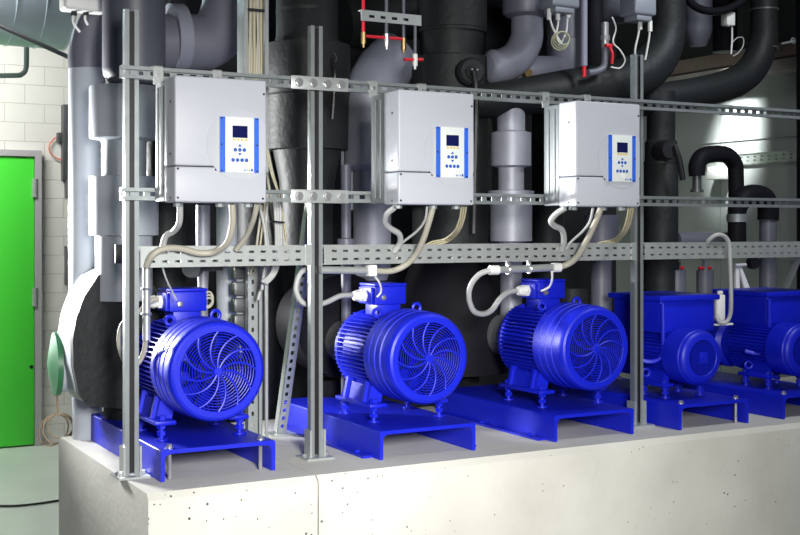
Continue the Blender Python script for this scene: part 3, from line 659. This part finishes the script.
o = vp('insulated_pipe', 'thick black foam pipe above the second inverter box, widening to its pump below', 452, 4.12, [(-30, 35), (30, 35), (33, 32), (57, 31), (59, 40), (240, 40), (258, 40)], FOAM, bands=((32, 34), (130, 40)))
vp('insulated_funnel', 'black flaring insulation below the second inverter box, behind the second motor', 452, 4.12, [(258.2, 41), (270, 44), (285, 49), (300, 54), (330, 58), (370, 58)], FOAMD, 'insulation')  # darker than the pipe above: shade behind the motors put into the colour
q = A(470, 72, 3.94); m = MB(); m.lathe([(0, -0.03), (0.045, -0.03), (0.055, -0.02), (0.055, 0.06), (0, 0.06)], q, (0.25, 1, 0), 28); m.build('valve_neck', FOAM, o)
q = A(472, 72, 3.90); m = MB(); m.torus(q, (0.2, 1, 0), 0.02, 0.005, 24, 6); m.tube([q + Vector((0, -0.01, 0)), q + Vector((0.005, -0.02, -0.07)), q + Vector((0.01, -0.01, -0.2)), q + Vector((0.012, 0, -0.36)), q + Vector((0.012, 0.01, -0.62))], 0.012, 8); m.build('valve_lever', BLACK, o)
for dx in (-0.011, 0.013): MB().cyl(q + Vector((dx, -0.02, 0.008)), q + Vector((dx, -0.01, 0.008)), 0.004, seg=8).build('bolt', STEEL, o)
# red pipework
def redpipe(x, y0, y1, m, label, fit=None, extra=None):
    v = 3.72; root = thing('small_pipe', A(x, y1, v), label, 'pipe', 'small vertical pipes above the second box')
    top = A(x, y0, v)
    if y0 < 0: top.z = 2.74
    MB().tube([top, A(x, y1 - 8, v)], R(1.7, x, v), 12, 1).build('tube', m, root)
    mb = MB(); a = A(x, y1 - 12, v); b2 = A(x, y1, v); mb.cyl(a, b2, R(2.6, x, v), seg=8); mb.cyl(b2, b2 - Vector((0, 0, 0.012)), R(1.3, x, v), seg=8); mb.build('valve', fit or BRASS, root)
redpipe(363.5, -20, 44, RED, 'red pipe with brass end, left of three hanging above the second box')
redpipe(386.5, -20, 46, GREYC, 'grey pipe with small valve, middle of three hanging above the second box', STEEL)
redpipe(403.5, -20, 50, GREYC, 'grey pipe with brass valve, right of three hanging above the second box', BRASS)
redpipe(415, 16, 66, GREYC, 'slim steel rod with white tip, right of the three small hanging pipes', WHITE)
tb('red_branch_pipe', 'upper red crosspipe linking the three small hanging pipes', [(364, 36, 3.72), (404, 39, 3.72)], 1.6, RED, smooth=1)
tb('red_branch_pipe', 'lower short red crosspipe beside the thick black pipe', [(404, 59.5, 3.72), (423, 59.5, 3.72)], 1.6, RED, smooth=1)
a, b2 = A(360, 15.5, 3.70), A(420, 18.5, 3.70); m = MB(); m.perf((a.x, 3.69, a.z - 0.018), (1, 0, 0), (0, 0, 1), (0, 1, 0), b2.x - a.x, 0.034, 0.003, [(x, x + 0.022, 0.012, 0.022) for x in (0.03, 0.075, 0.12, 0.165)]); m.box((a.x, 3.69, a.z + 0.016), (b2.x, 3.715, a.z + 0.019))
tag(m.build('pipe_bracket', GALV), 'short perforated steel bracket holding the small hanging pipes', 'bracket')

# --- centre right top: S pipe, tee, actuator
o = tb('insulated_pipe', 'blue-grey curved pipe dropping from a wide collar, right of second box', [(527, -10, 3.98), (527, 22, 3.98), (526, 40, 3.98), (517, 57, 3.98), (502, 66, 3.98), (492, 67, 3.98), (487, 67, 3.98)], [16, 16, 16.5, 17, 17.5, 17.5, 12], mat('mid_grey_cladding', (0.19, 0.20, 0.25), 0.42), smooth=6)
q = A(526, 18, 3.98); k = dep(q.x, 3.98) / F; m = MB(); m.lathe([(0, 0), (18 * k, 0), (23 * k, 3 * k), (24 * k, 6 * k), (24 * k, 40 * k), (0, 40 * k)], q + Vector((0, 0, 0)), (0, 0, 1), 36); m.build('collar', GREYC, o)
o = vp('insulated_pipe', 'blue-grey upright pipe behind the coiled cable, above third box', 566, 4.15, [(-20, 19), (40, 19), (42, 20), (110, 20)], GREYC, bands=((41, 19),))
tb('side_branch', None, [(566, 76, 4.15), (535, 74, 4.12), (505, 79, 4.08), (488, 82, 4.05)], [19, 18, 15, 13], GREYC, parent=o, smooth=4)
q = A(529, 73, 3.95); MB().cyl(q, q + Vector((0, 0.03, 0)), 0.018, seg=16).build('gauge_port', BRASS, o)
tb('insulated_pipe', 'dark wide pipe crossing behind the curved blue-grey pipe', [(470, 38, 4.78), (560, 36, 4.78)], 30, FOAM, smooth=1)
def actuator(px, py, v, label, wpx, cables):
    p = A(px, py, v); root = thing('valve_actuator', p, label, 'actuator', 'grey valve actuators at the top'); k = R(1, px, v)
    m = MB(); m.box(p + Vector((-wpx * k, -0.05, 0)), p + Vector((wpx * k, 0.05, 0.09)), 0.012, 3); m.box(p + Vector((-wpx * 0.7 * k, -0.04, -0.02)), p + Vector((wpx * 0.7 * k, 0.04, 0.01)), 0.006); h = m.build('housing', mat('actuator_grey', (0.26, 0.28, 0.33), 0.45, 0.2), root)
    for cc in cables:
        q = [A(a, b_, v) for a, b_ in cc]; MB().tube(q, 0.0042, 8).build('cable', mat('white_grey_cable', (0.6, 0.62, 0.58), 0.5), root); MB().cyl(q[0] + Vector((0, 0, 0.02)), q[0] + Vector((0, 0, -0.022)), 0.009, seg=8).build('cable_gland', WHITE, h)
    return root
actuator(559, 9, 3.75, 'grey valve actuator with coiled cables at the top, left of slim grey pipe', 17, (((549, 14), (552, 26), (558, 38), (562, 44)), ((558, 14), (558, 24), (556, 36), (560, 45)), ((568, 12), (567, 24), (566, 32), (562, 42))))
m = MB(); q = A(563, 38, 3.73)
for k in range(4): m.torus(q + Vector((0, 0.006 * k, -0.003 * k)), (0.3, 1, 0.15 * k - 0.2), 0.026 + 0.003 * k, 0.0028, 28, 6)
tag(m.build('cable_coil', mat('pale_olive_cable', (0.42, 0.43, 0.30), 0.5)), 'small coil of pale cable hanging under the left actuator', 'cable')
o = tb('small_pipe', 'slim blue-grey pipe with red lower end, right of the coiled cable', [(584, -20, 3.74), (584, 66, 3.74)], 3.4, mat('violet_grey_paint', (0.25, 0.25, 0.33), 0.5), smooth=1)
tb('red_end', 'red pipe end', [(584, 66, 3.738), (584, 77, 3.738)], 2.2, RED, parent=o, smooth=1)
o = tb('small_pipe', 'grey elbow pipe with white fitting and red valve beside the right black elbow', [(588, 73, 3.74), (598, 71, 3.74), (604, 66, 3.74), (605, 54, 3.74), (605, 48, 3.74)], 3.6, GREYC)
q = A(605, 48, 3.74); m = MB(); m.cyl(q, q + Vector((0, 0, 0.10)), 0.015); m.cyl(q + Vector((0, 0, 0.03)), q + Vector((0, 0, 0.05)), 0.019, seg=8); m.build('fitting', STEEL, o)
q = A(609, 46, 3.72); m = MB(); m.box(q + Vector((-0.02, -0.01, -0.006)), q + Vector((0.012, 0.006, 0.008)), 0.003); m.tube([q, q + Vector((0.008, -0.01, -0.03)), q + Vector((0.006, -0.01, -0.07))], 0.006, 8); m.build('valve_lever', RED, o)
tb('capillary_wire', None, [(612, 17, 3.73), (616, 28, 3.73), (613, 42, 3.73), (620, 50, 3.73), (625, 60, 3.73), (620, 68, 3.73), (611, 67, 3.73)], 0.8, WHITE, seg=8, parent=o)
vp('insulated_pipe', 'black pipe end with dark funnel hanging at the top, left of right actuator', 618, 4.0, [(-20, 20), (8, 20), (18, 17), (22, 12)], GREYC)
vp('insulated_pipe', 'narrow black pipe rising behind the white fitting', 594, 4.0, [(-20, 9), (84, 9)], FOAMD)
actuator(638, 17, 3.68, 'grey ribbed valve actuator at the top above the right-hand post', 14, (((640, 24), (638, 36), (635, 50), (636, 62)), ((650, 26), (649, 38), (647, 50), (645, 60))))

# --- right: big black elbows
tb('insulated_pipe', 'large black elbow pipe turning left above the third inverter box', [(668, -30, 3.86), (668, 10, 3.86), (667, 34, 3.86), (659, 56, 3.86), (640, 74, 3.86), (610, 84, 3.86), (570, 90, 3.86), (510, 98, 3.9), (470, 102, 3.95)], [17.5, 17.5, 18, 20, 22, 22, 21, 18, 16], FOAM, smooth=5)
o = tb('insulated_pipe', 'large black elbow pipe near the right edge, sweeping down-left behind the upper rail', [(764, -30, 4.0), (764, 20, 4.0), (763, 42, 4.0), (754, 66, 4.0), (735, 82, 4.0), (700, 92, 4.0), (660, 98, 4.0), (640, 102, 4.0)], [13.5, 13.5, 14, 15, 15.5, 15.5, 15, 15], FOAM, smooth=5)
for y in (10, 48): q = A(764, y, 4.0); MB().lathe([(R(13, 764, 4.0), -0.004), (R(14.3, 764, 4.0), -0.004), (R(14.3, 764, 4.0), 0.004), (R(13, 764, 4.0), 0.004)], q, (0, 0, 1), 32, True).build('joint_band', DARKG, o)
o = vp('insulated_pipe', 'black upright pipe with lever valve right of the right-hand post', 661, 3.98, [(92, 14), (140, 14), (142, 16), (162, 16), (164, 17), (250, 17), (262, 19), (300, 19)], FOAM, bands=((163, 17), (200, 17)), base=0.4)
q = A(668, 150, 3.86); m = MB(); m.lathe([(0, -0.02), (0.036, -0.02), (0.042, -0.01), (0.042, 0.06), (0, 0.06)], q, (0.2, 1, 0), 28); m.build('valve_body', BLACK, o)
m = MB(); m.tube([q + Vector((0.01, -0.03, 0.02)), q + Vector((0.02, -0.035, -0.01)), q + Vector((0.035, -0.035, -0.06)), q + Vector((0.05, -0.035, -0.125))], [0.008, 0.012, 0.014, 0.013], 10); m.build('valve_lever', BLACK, o)
o = tb('insulated_pipe', 'small black U-bend pipe above the lower rail on the right', [(697, 176, 4.05), (697, 166, 4.05), (702, 157, 4.05), (714, 154, 4.05), (726, 155, 4.05), (734, 163, 4.05), (736, 178, 4.05), (736, 248, 4.05)], [8, 8.5, 8.8, 8.5, 8.2, 8, 7.8, 7.5], FOAMD)
q = A(697, 176, 4.05); m = MB(); m.cyl(q, q - Vector((0, 0, 0.06)), 0.02); m.cyl(q - Vector((0, 0, 0.06)), q - Vector((0, 0, 0.072)), 0.03, seg=12); m.build('pipe_fitting', DARKG, o)
o = tb('insulated_pipe', 'wider black U-bend pipe behind the lower rail near the right edge', [(737, 250, 3.92), (737, 218, 3.92), (738, 207, 3.92), (745, 197, 3.92), (755, 195, 3.92), (764, 198, 3.92), (768, 208, 3.92), (768, 220, 3.92)], [9, 9, 9.5, 10.5, 10.5, 10.5, 10.5, 10.5], FOAMD)
q = A(737, 222, 3.92); m = MB(); m.cyl(q, q + Vector((0, 0, 0.035)), R(10.2, 737, 3.92), seg=24); m.build('clamp', GALVD, o)
tb('riser', 'grey pipe below the bend', [(768, 219, 3.92), (768, 300, 3.92)], 8.5, GREYC, parent=o, smooth=1)
tb('insulated_pipe', 'dark grey level pipe just above the right-hand cable tray', [(676, 240, 4.1), (726, 240, 4.1)], 8, GREYC, smooth=1)
# small capped uprights under the tray
for x, lab in ((677, 'left grey stub pipe with red cap behind the nearer blue tank'), (705, 'right grey stub pipe with red cap behind the nearer blue tank')):
    o = vp('stub_pipe', lab, x, 3.92, [(270, 8.5), (300, 8.5)], GREYC, 'pipe', 'grey stub pipes with red caps', base=ZT)
    q = A(x, 268, 3.92); m = MB(); m.cyl(q + Vector((-0.035, 0, 0)), q + Vector((0.035, 0, 0)), 0.007, seg=8); m.build('valve_lever', RED, o)
    m = MB(); m.cyl(q - Vector((0, 0, 0.01)), q + Vector((0, 0, 0.035)), 0.012, seg=8); m.build('fitting', STEEL, o)
q = A(738, 270, 3.78); m = MB(); m.prism([q + Vector((-0.012, 0, 0.02)), q + Vector((0.006, 0, 0.02)), q + Vector((0.012, 0, -0.10)), q + Vector((-0.012, 0, -0.10))], (0, 0.01, 0)); m.prism([q + Vector((0.004, 0, 0.02)), q + Vector((0.018, 0, 0.02)), q + Vector((0.08, 0, -0.10)), q + Vector((0.045, 0, -0.10))], (0, 0.01, 0)); m.cyl(q + Vector((-0.02, -0.004, 0.02)), q + Vector((0.04, -0.004, 0.022)), 0.007)
tag(m.build('white_bracket', WHITE), 'white forked bracket under the tray above the last blue tank', 'bracket')
q = A(754, 263, 3.78); m = MB(); m.lathe([(0, -0.012), (0.024, -0.012), (0.028, 0), (0.028, 0.02), (0, 0.02)], q, (0.2, 1, 0), 24); tag(m.build('pressure_gauge', BLACK), 'small round dark gauge under the right-hand tray', 'gauge')
a, b2 = A(785, 290, 3.76), A(800, 255, 3.72); m = MB(); m.tube([a, b2], 0.013, 4, 1); tag(m.build('diagonal_brace', GALVD), 'short slanting steel brace at the right edge under the tray', 'brace')
# grey wall fittings, right
m = MB(); m.perf((4.705, 3.7, A(785, 176, 4.0).z + 0.10), (0, 1, 0), (0, 0, 1), (1, 0, 0), 1.35, 0.055, 0.003, [(x * 0.05, x * 0.05 + 0.02, z, z + 0.008) for x in range(1, 26) for z in (0.014, 0.034)]); m.box((4.700, 3.7, A(785, 176, 4.0).z + 0.155), (4.7199, 5.05, A(785, 176, 4.0).z + 0.158))
tag(m.build('wall_cable_tray', GALV), 'perforated tray fixed along the pale right-hand wall', 'cable tray')
def onu(px, py, u):
    a = (px - 400) / F; t = u / (_c * a + _s); return Vector((u, t * (-_s * a + _c), H - t * (py - HY) / F))
q = onu(716, 174, 4.66); m = MB(); m.box(q + Vector((-0.02, -0.05, -0.03)), q + Vector((0.05, 0.05, 0.04)), 0.004); tag(m.build('junction_box', WHITE), 'white junction box on the far wall inside the small black U-bend', 'junction box')
root = thing('wall_ledge', (4.66, 5.2, 1.515), 'pale and brown dusty steel ledge on right wall between the two big black elbows', 'ledge')
MB().box((4.61, 4.1, 1.515), (4.72, 6.6, 1.575), 0.003).build('lower_flange', mat('dusty_pale_steel', (0.40, 0.37, 0.34), 0.6, 0, 0.25, 12), root)
MB().box((4.64, 4.1, 1.590), (4.72, 6.6, 1.665), 0.003).build('upper_flange', OCH, root)
MB().box((4.67, 4.1, 1.575), (4.72, 6.6, 1.590)).build('web', DARKG, root)
p = A(728, 19, 3.98); root = thing('sensor_box', p, 'small white sensor box hanging at the top right with looped wire', 'sensor'); m = MB(); m.box(p + Vector((-0.024, -0.02, -0.03)), p + Vector((0.024, 0.02, 0.03)), 0.003); m.build('housing', WHITE, root)
tb('probe_wire', None, [(732, 25, 3.98), (732, 40, 3.98), (731, 54, 3.98)], 0.9, WHITE, seg=8, parent=root)
tb('wire_loop', None, [(731, 44, 3.98), (737, 38, 3.98), (743, 38, 3.98), (743, 46, 3.98), (738, 53, 3.98), (733, 56, 3.98)], 0.6, GREYH, seg=8, parent=root)
tb('black_hose', 'black hose hanging in a shallow arc at the top right', [(686, -10, 3.94), (692, 4, 3.94), (708, 11, 3.94), (728, 9, 3.94), (748, -4, 3.94), (756, -18, 3.94)], 4, FOAMD, 'hose')
vp('insulated_pipe', 'grey ribbed pipe behind the arc of black hose, top right', 698, 4.35, [(-20, 14), (30, 14), (38, 12), (46, 8)], GREYC)
vp('insulated_pipe', 'black pipe between ribbed grey pipe and the right edge elbow', 725, 4.3, [(-20, 12), (52, 12)], FOAMD)
vp('insulated_pipe', 'black upright pipe cut by the right edge', 806, 4.1, [(-20, 10), (230, 9)], FOAMD, base=0.2)
p = A(790, 42, 4.0); m = MB(); m.tube([p + Vector((-0.055, 0, -0.012)), p, p + Vector((0.02, 0, 0.008))], 0.005, 8, 1); m.torus(p + Vector((0.02, 0, 0.008)), (0, 1, 0), 0.012, 0.003, 20, 6); tag(m.build('small_key_valve', GALV), 'tiny steel key valve at the right edge beside the black elbow', 'valve')

# --- behind the motors
def casing(u, v, r, label, zc=0.36):
    root = thing('pump_casing', (u, v, 0), label, 'pump')
    poly = [(u + r * math.cos(k / 48 * 2 * PI), v, max(0.09, zc + r * math.sin(k / 48 * 2 * PI))) for k in range(48)]
    MB().prism(poly, (0, 0.2, 0)).build('insulation_shell', FOAMD, root, 20)
    MB().cyl((u, v + 0.12, ZT), (u, v + 0.12, 0.15), 0.06).build('pump_foot', FOAMD, root)
    MB().cyl((u, 3.842, 0.303), (u, v, 0.303), 0.079, seg=36).build('suction_neck', mat('mid_grey_metal', (0.20, 0.205, 0.21), 0.4, 0.3), root)
casing(1.95, 3.97, 0.19, 'black insulated pump casing behind the second large motor')
casing(2.60, 4.06, 0.19, 'black insulated pump casing behind the third large motor')
vp('insulated_pipe', 'silver stepped pipe between the second and third inverter boxes', 511, 3.9, [(92, 14), (131, 14), (133, 20), (166, 20), (168, 13), (190, 13), (191, 23), (197, 23), (198, 21), (241, 21), (243, 11), (320, 11)], SILVER, base=0.3)
vp('insulated_pipe', 'black upright pipe filling the gap right of the second box', 548, 4.3, [(100, 16), (330, 16)], FOAM, base=0.0)
vp('insulated_pipe', 'grey upright pipe behind third motor, showing below the tray', 601, 3.93, [(215, 17), (244, 17), (246, 10.5), (330, 10.5)], GREYC, base=0.3)
vp('insulated_pipe', 'black wide pipe stub behind the third motor terminal box', 572, 4.0, [(288, 17), (330, 17)], FOAM, base=0.2)
vp('insulated_pipe', 'white clad pipe hanging below the first inverter box', 227, 3.92, [(190, 10.5), (300, 10.5), (340, 9)], LIGHTC)
vp('insulated_pipe', 'slim steel pipe left of the white pipe under the first box', 203, 3.82, [(205, 7), (245, 7), (290, 5)], SILVER, base=0.3)
vp('insulated_pipe', 'black pipe column behind the first inverter box', 165, 4.05, [(60, 22), (240, 22), (330, 22)], FOAM, base=0.0)
vp('insulated_pipe', 'black pipe column right of the first inverter box', 262, 4.3, [(60, 24), (330, 24)], FOAM, base=0.0)
p = A(241, 300, 3.78); root = thing('terminal_strip', p, 'grey stack of cable clips right of the white pipe, beside leftmost motor', 'cable clips')
MB().box((p.x - 0.008, 3.80, 0.3), (p.x + 0.03, 3.81, 0.62)).build('back_strip', GALVD, root)
for k in range(5):
    zz = 0.33 + k * 0.055; MB().box((p.x - 0.03, 3.76, zz), (p.x + 0.02, 3.80, zz + 0.045), 0.004).build('clip', DARKG, root)
p = A(193, 268, 3.75); m = MB(); m.lathe([(0, -0.03), (0.03, -0.03), (0.034, 0), (0.03, 0.04), (0, 0.04)], p, (0.6, 1, 0), 20); m.cyl(p, p + Vector((0.10, 0, 0)), 0.011); tag(m.build('shut_off_valve', DARKG), 'dark round valve under the tray, above the leftmost motor', 'valve')

# ------------------------------------------------------------------ hoses, conduits, cables
def hose(name, label, pts, r, m, cat='hose', group=None, v=3.33): return tb(name, label, [(p[0], p[1], p[2] if len(p) > 2 else v) for p in pts], r, m, cat, group, 12, 6)
hose('cable_hose', 'short grey S-shaped hose under the left side of the first box', [(180, 205, 3.25), (179.5, 222, 3.28), (174, 231, 3.33), (166, 236, 3.36), (163, 246, 3.38), (163, 252, 3.40)], 3.1, GREYH)
hose('cable_hose', 'thick beige hose sweeping across the tray to the corner post, from first box', [(232, 204, 3.25), (232.5, 225, 3.27), (227, 243, 3.31), (214, 252, 3.36), (198, 253, 3.375), (180, 248.5, 3.375), (163, 249, 3.375), (152, 256, 3.38), (146.5, 266, 3.40)], 3.4, CREAM)
hose('cable_hose', 'short beige hose leaving the right underside of the first box', [(257, 204, 3.25), (254, 218, 3.28), (247, 235, 3.34), (236, 250, 3.385)], 2.7, CREAM)
root = tb('steel_conduit', 'upright steel conduit beside the corner post, left of the motor', [(146.5, 266, 3.44), (146.5, 340, 3.44)], 3.9, GALV, 'conduit', smooth=1, seg=16)
for y in (289, 314): q = A(146.5, y, 3.44); MB().torus(q, (0, 0, 1), R(4.3, 146, 3.44), 0.004, 20, 6).build('conduit_clip', STEEL, root)
hose('cable_hose', 'beige hose looping left behind the corner post', [(146, 338, 3.46), (144, 352, 3.48), (137, 364, 3.5), (126, 362, 3.5), (119.5, 345, 3.5), (121, 328, 3.5), (129, 317, 3.5), (140, 311, 3.5), (152, 300, 3.515), (158, 300, 3.52)], 2.6, CREAM)
hose('earth_wire', 'thin pale wire dropping to the first motor terminal box', [(161, 262, 3.44), (166, 278, 3.46), (172, 291, 3.485), (176.5, 300, 3.49)], 0.9, GREYH, 'wire')
hose('cable_hose', 'short white S-shaped hose under the left side of the second box', [(394, 208, 3.25), (387, 214, 3.28), (385, 222, 3.31), (390, 228, 3.33), (399, 234, 3.35), (400, 243, 3.38), (394, 252, 3.40)], 3.0, GREYH)
hose('cable_hose', 'thick beige hose from the second box to the level steel tube', [(433, 207, 3.25), (429, 222, 3.27), (423, 240, 3.31), (415, 256, 3.36), (404, 266, 3.39), (391, 271, 3.40), (376, 271, 3.40)], 3.1, CREAM)
hose('cable', 'thin pale cable slanting left below the second box', [(427, 207, 3.25), (425, 220, 3.28), (417, 231, 3.32), (402, 243, 3.38), (396, 250, 3.40)], 1.3, GREYH, 'cable')
root = tb('steel_conduit', 'level steel conduit with white clip above the second motor', [(320, 270, 3.40), (370, 270.5, 3.40)], 3.7, GALV, 'conduit', smooth=1, seg=16)
q = A(371, 270.5, 3.40); m = MB(); m.box(q + Vector((-0.015, -0.016, -0.018)), q + Vector((0.015, 0.016, 0.018)), 0.004); m.build('end_clip', WHITE, root)
hose('cable_hose', 'pale hose looping round the middle post to the second motor', [(321, 270, 3.44), (309, 268, 3.49), (300, 274, 3.49), (296, 288, 3.49), (301, 301, 3.49), (313, 306, 3.49), (327, 302, 3.51), (340, 296, 3.53), (352, 295, 3.55)], 2.7, GREYH)
hose('earth_wire', 'thin white wire curving to the second motor terminal box', [(372, 274, 3.41), (379, 282, 3.43), (381, 291, 3.46), (377, 297, 3.47)], 1.1, WHITE, 'wire')
hose('cable_hose', 'short white S-shaped hose under the left side of the third box', [(565, 208, 3.25), (556, 214, 3.28), (551, 221, 3.30), (555, 226, 3.32), (562, 230, 3.34), (564, 240, 3.37), (562, 250, 3.40)], 3.0, GREYH)
hose('cable_hose', 'thick beige hose from the third box to the level steel tube', [(601, 208, 3.25), (595, 223, 3.27), (586, 242, 3.31), (576, 258, 3.36), (566, 265, 3.39), (553, 268, 3.40)], 3.1, CREAM)
hose('cable', 'thin pale cable slanting left below the third box', [(593, 208, 3.25), (590, 221, 3.28), (583, 231, 3.32), (571, 242, 3.38), (566, 249, 3.40)], 1.3, GREYH, 'cable')
root = tb('steel_conduit', 'level steel conduit with two clips above the third motor', [(496, 270, 3.40), (553, 267.5, 3.40)], 3.7, GALV, 'conduit', smooth=1, seg=16)
for x, y in ((508, 269.5), (529, 268.5)):
    q = A(x, y, 3.40); m = MB(); m.torus(q, (1, 0, 0), R(4.3, x, 3.4), 0.004, 20, 6); m.box(q + Vector((-0.006, -0.004, 0.012)), q + Vector((0.006, 0.004, 0.028))); m.build('conduit_clip', STEEL, root)
for x, y in ((494, 270), (556, 267.5)):
    q = A(x, y, 3.40); MB().cyl(q - Vector((0.016, 0, 0)), q + Vector((0.016, 0, 0)), 0.0165, seg=16).build('end_bush', WHITE, root)
hose('cable_hose', 'pale hose looping down from the conduit to the third motor', [(492, 270, 3.40), (480, 274, 3.42), (471, 285, 3.44), (469, 299, 3.46), (474, 311, 3.48), (483, 314, 3.5), (492, 310, 3.52), (500, 299, 3.53), (508, 292.5, 3.545), (516, 290.5, 3.555)], 2.8, GREYH)
hose('earth_wire', 'thin white wire curving to the third motor terminal box', [(552, 271, 3.41), (552, 280, 3.43), (549, 287, 3.46), (541, 291, 3.47)], 1.1, WHITE, 'wire')
for i, (x, y, lab) in enumerate(((466, 207, 'second'), (633, 208, 'third'))):
    for k, nm in enumerate(('outermost', 'middle', 'innermost')):
        dx = -k * 2.2; hose('control_cable', '%s of three yellowish cables curving left under the %s box' % (nm, lab), [(x + dx, y, 3.25), (x - 2 + dx, y + 12, 3.28), (x - 7 + dx, y + 24, 3.33), (x - 17 + dx, y + 34 - k, 3.43), (x - 30 + dx, y + 38 - 1.5 * k, 3.46), (x - 42 + dx, y + 42, 3.48)], 0.95, WIRE, 'cable', 'yellowish control cables')
# loose cable bundle right of the first box
CB = [(262, 110, 268, 160, 280, 200, 287, 245), (264, 130, 272, 170, 281, 205, 284, 240), (258, 200, 264, 225, 266, 250, 262, 290), (266, 195, 262, 230, 259, 250, 250, 275), (262, 205, 258, 235, 254, 262, 247, 268), (268, 190, 266, 225, 268, 258, 258, 300),
      (270, 200, 274, 225, 279, 245, 285, 252), (265, 160, 271, 200, 276, 235, 272, 262), (262, 180, 267, 215, 271, 250, 266, 280)]
for k, c_ in enumerate(CB):
    hose('loose_cable', 'thin beige or yellowish cable in the loose bundle right of the first box', [(c_[i], c_[i + 1], 3.60 + 0.012 * k) for i in range(0, 8, 2)], 1.0 + 0.35 * (k % 3), (WIRE, CREAM, GREYH)[k % 3], 'cable', 'loose cables right of the first box')
for k in range(3):
    hose('white_cable', 'white cable in the bundle bending left between first box and slanting strut', [(275 + k * 2.4, 200, 3.56), (276 + k * 2.4, 225, 3.56), (276 + k * 2.4, 250, 3.57), (272 + k * 2, 272, 3.58), (262 + k * 2, 282 + k, 3.58)], 1.7, GREYH, 'cable', 'white cables right of the first box')
q = A(277, 222, 3.54); m = MB(); m.torus(q, (0.1, 0, 1), 0.022, 0.003, 20, 6); tag(m.build('cable_tie', BLACK), 'black tie round the white cable bundle', 'cable tie')
hose('cable_hose', 'grey hose arching over the right-hand tray and down before the tanks', [(706, 246, 3.42), (709, 240, 3.40), (716, 235, 3.385), (724, 236, 3.385), (729, 244, 3.385), (730, 262, 3.385), (731, 300, 3.39), (730, 315, 3.40), (726, 322, 3.41), (720, 322, 3.42), (716, 315, 3.43)], 2.2, GREYH)
q = A(720, 310, 3.47); m = MB(); m.box(q + Vector((-0.022, -0.008, -0.045)), q + Vector((0.022, 0.008, 0.06)), 0.006); m.box(q + Vector((-0.012, -0.006, 0.06)), q + Vector((0.012, 0.006, 0.075)), 0.004); m.box(q + Vector((-0.03, -0.01, -0.06)), q + Vector((0.06, 0.01, -0.052)), 0.002)
tag(m.build('white_connector_plate', WHITE), 'small white plate beside the hanging hose, between the two blue tanks', 'connector')

for k in range(3):
    hose('control_cable', 'pale cable looping at the right end of the first motor terminal box', [(205, 293 + 3 * k, 3.62), (210, 292 + 3 * k, 3.615), (213, 298 + 2 * k, 3.61), (210, 305 + k, 3.615), (205, 306 + k, 3.62)], 1.0, CREAM, 'cable', 'pale cables at the first terminal box')
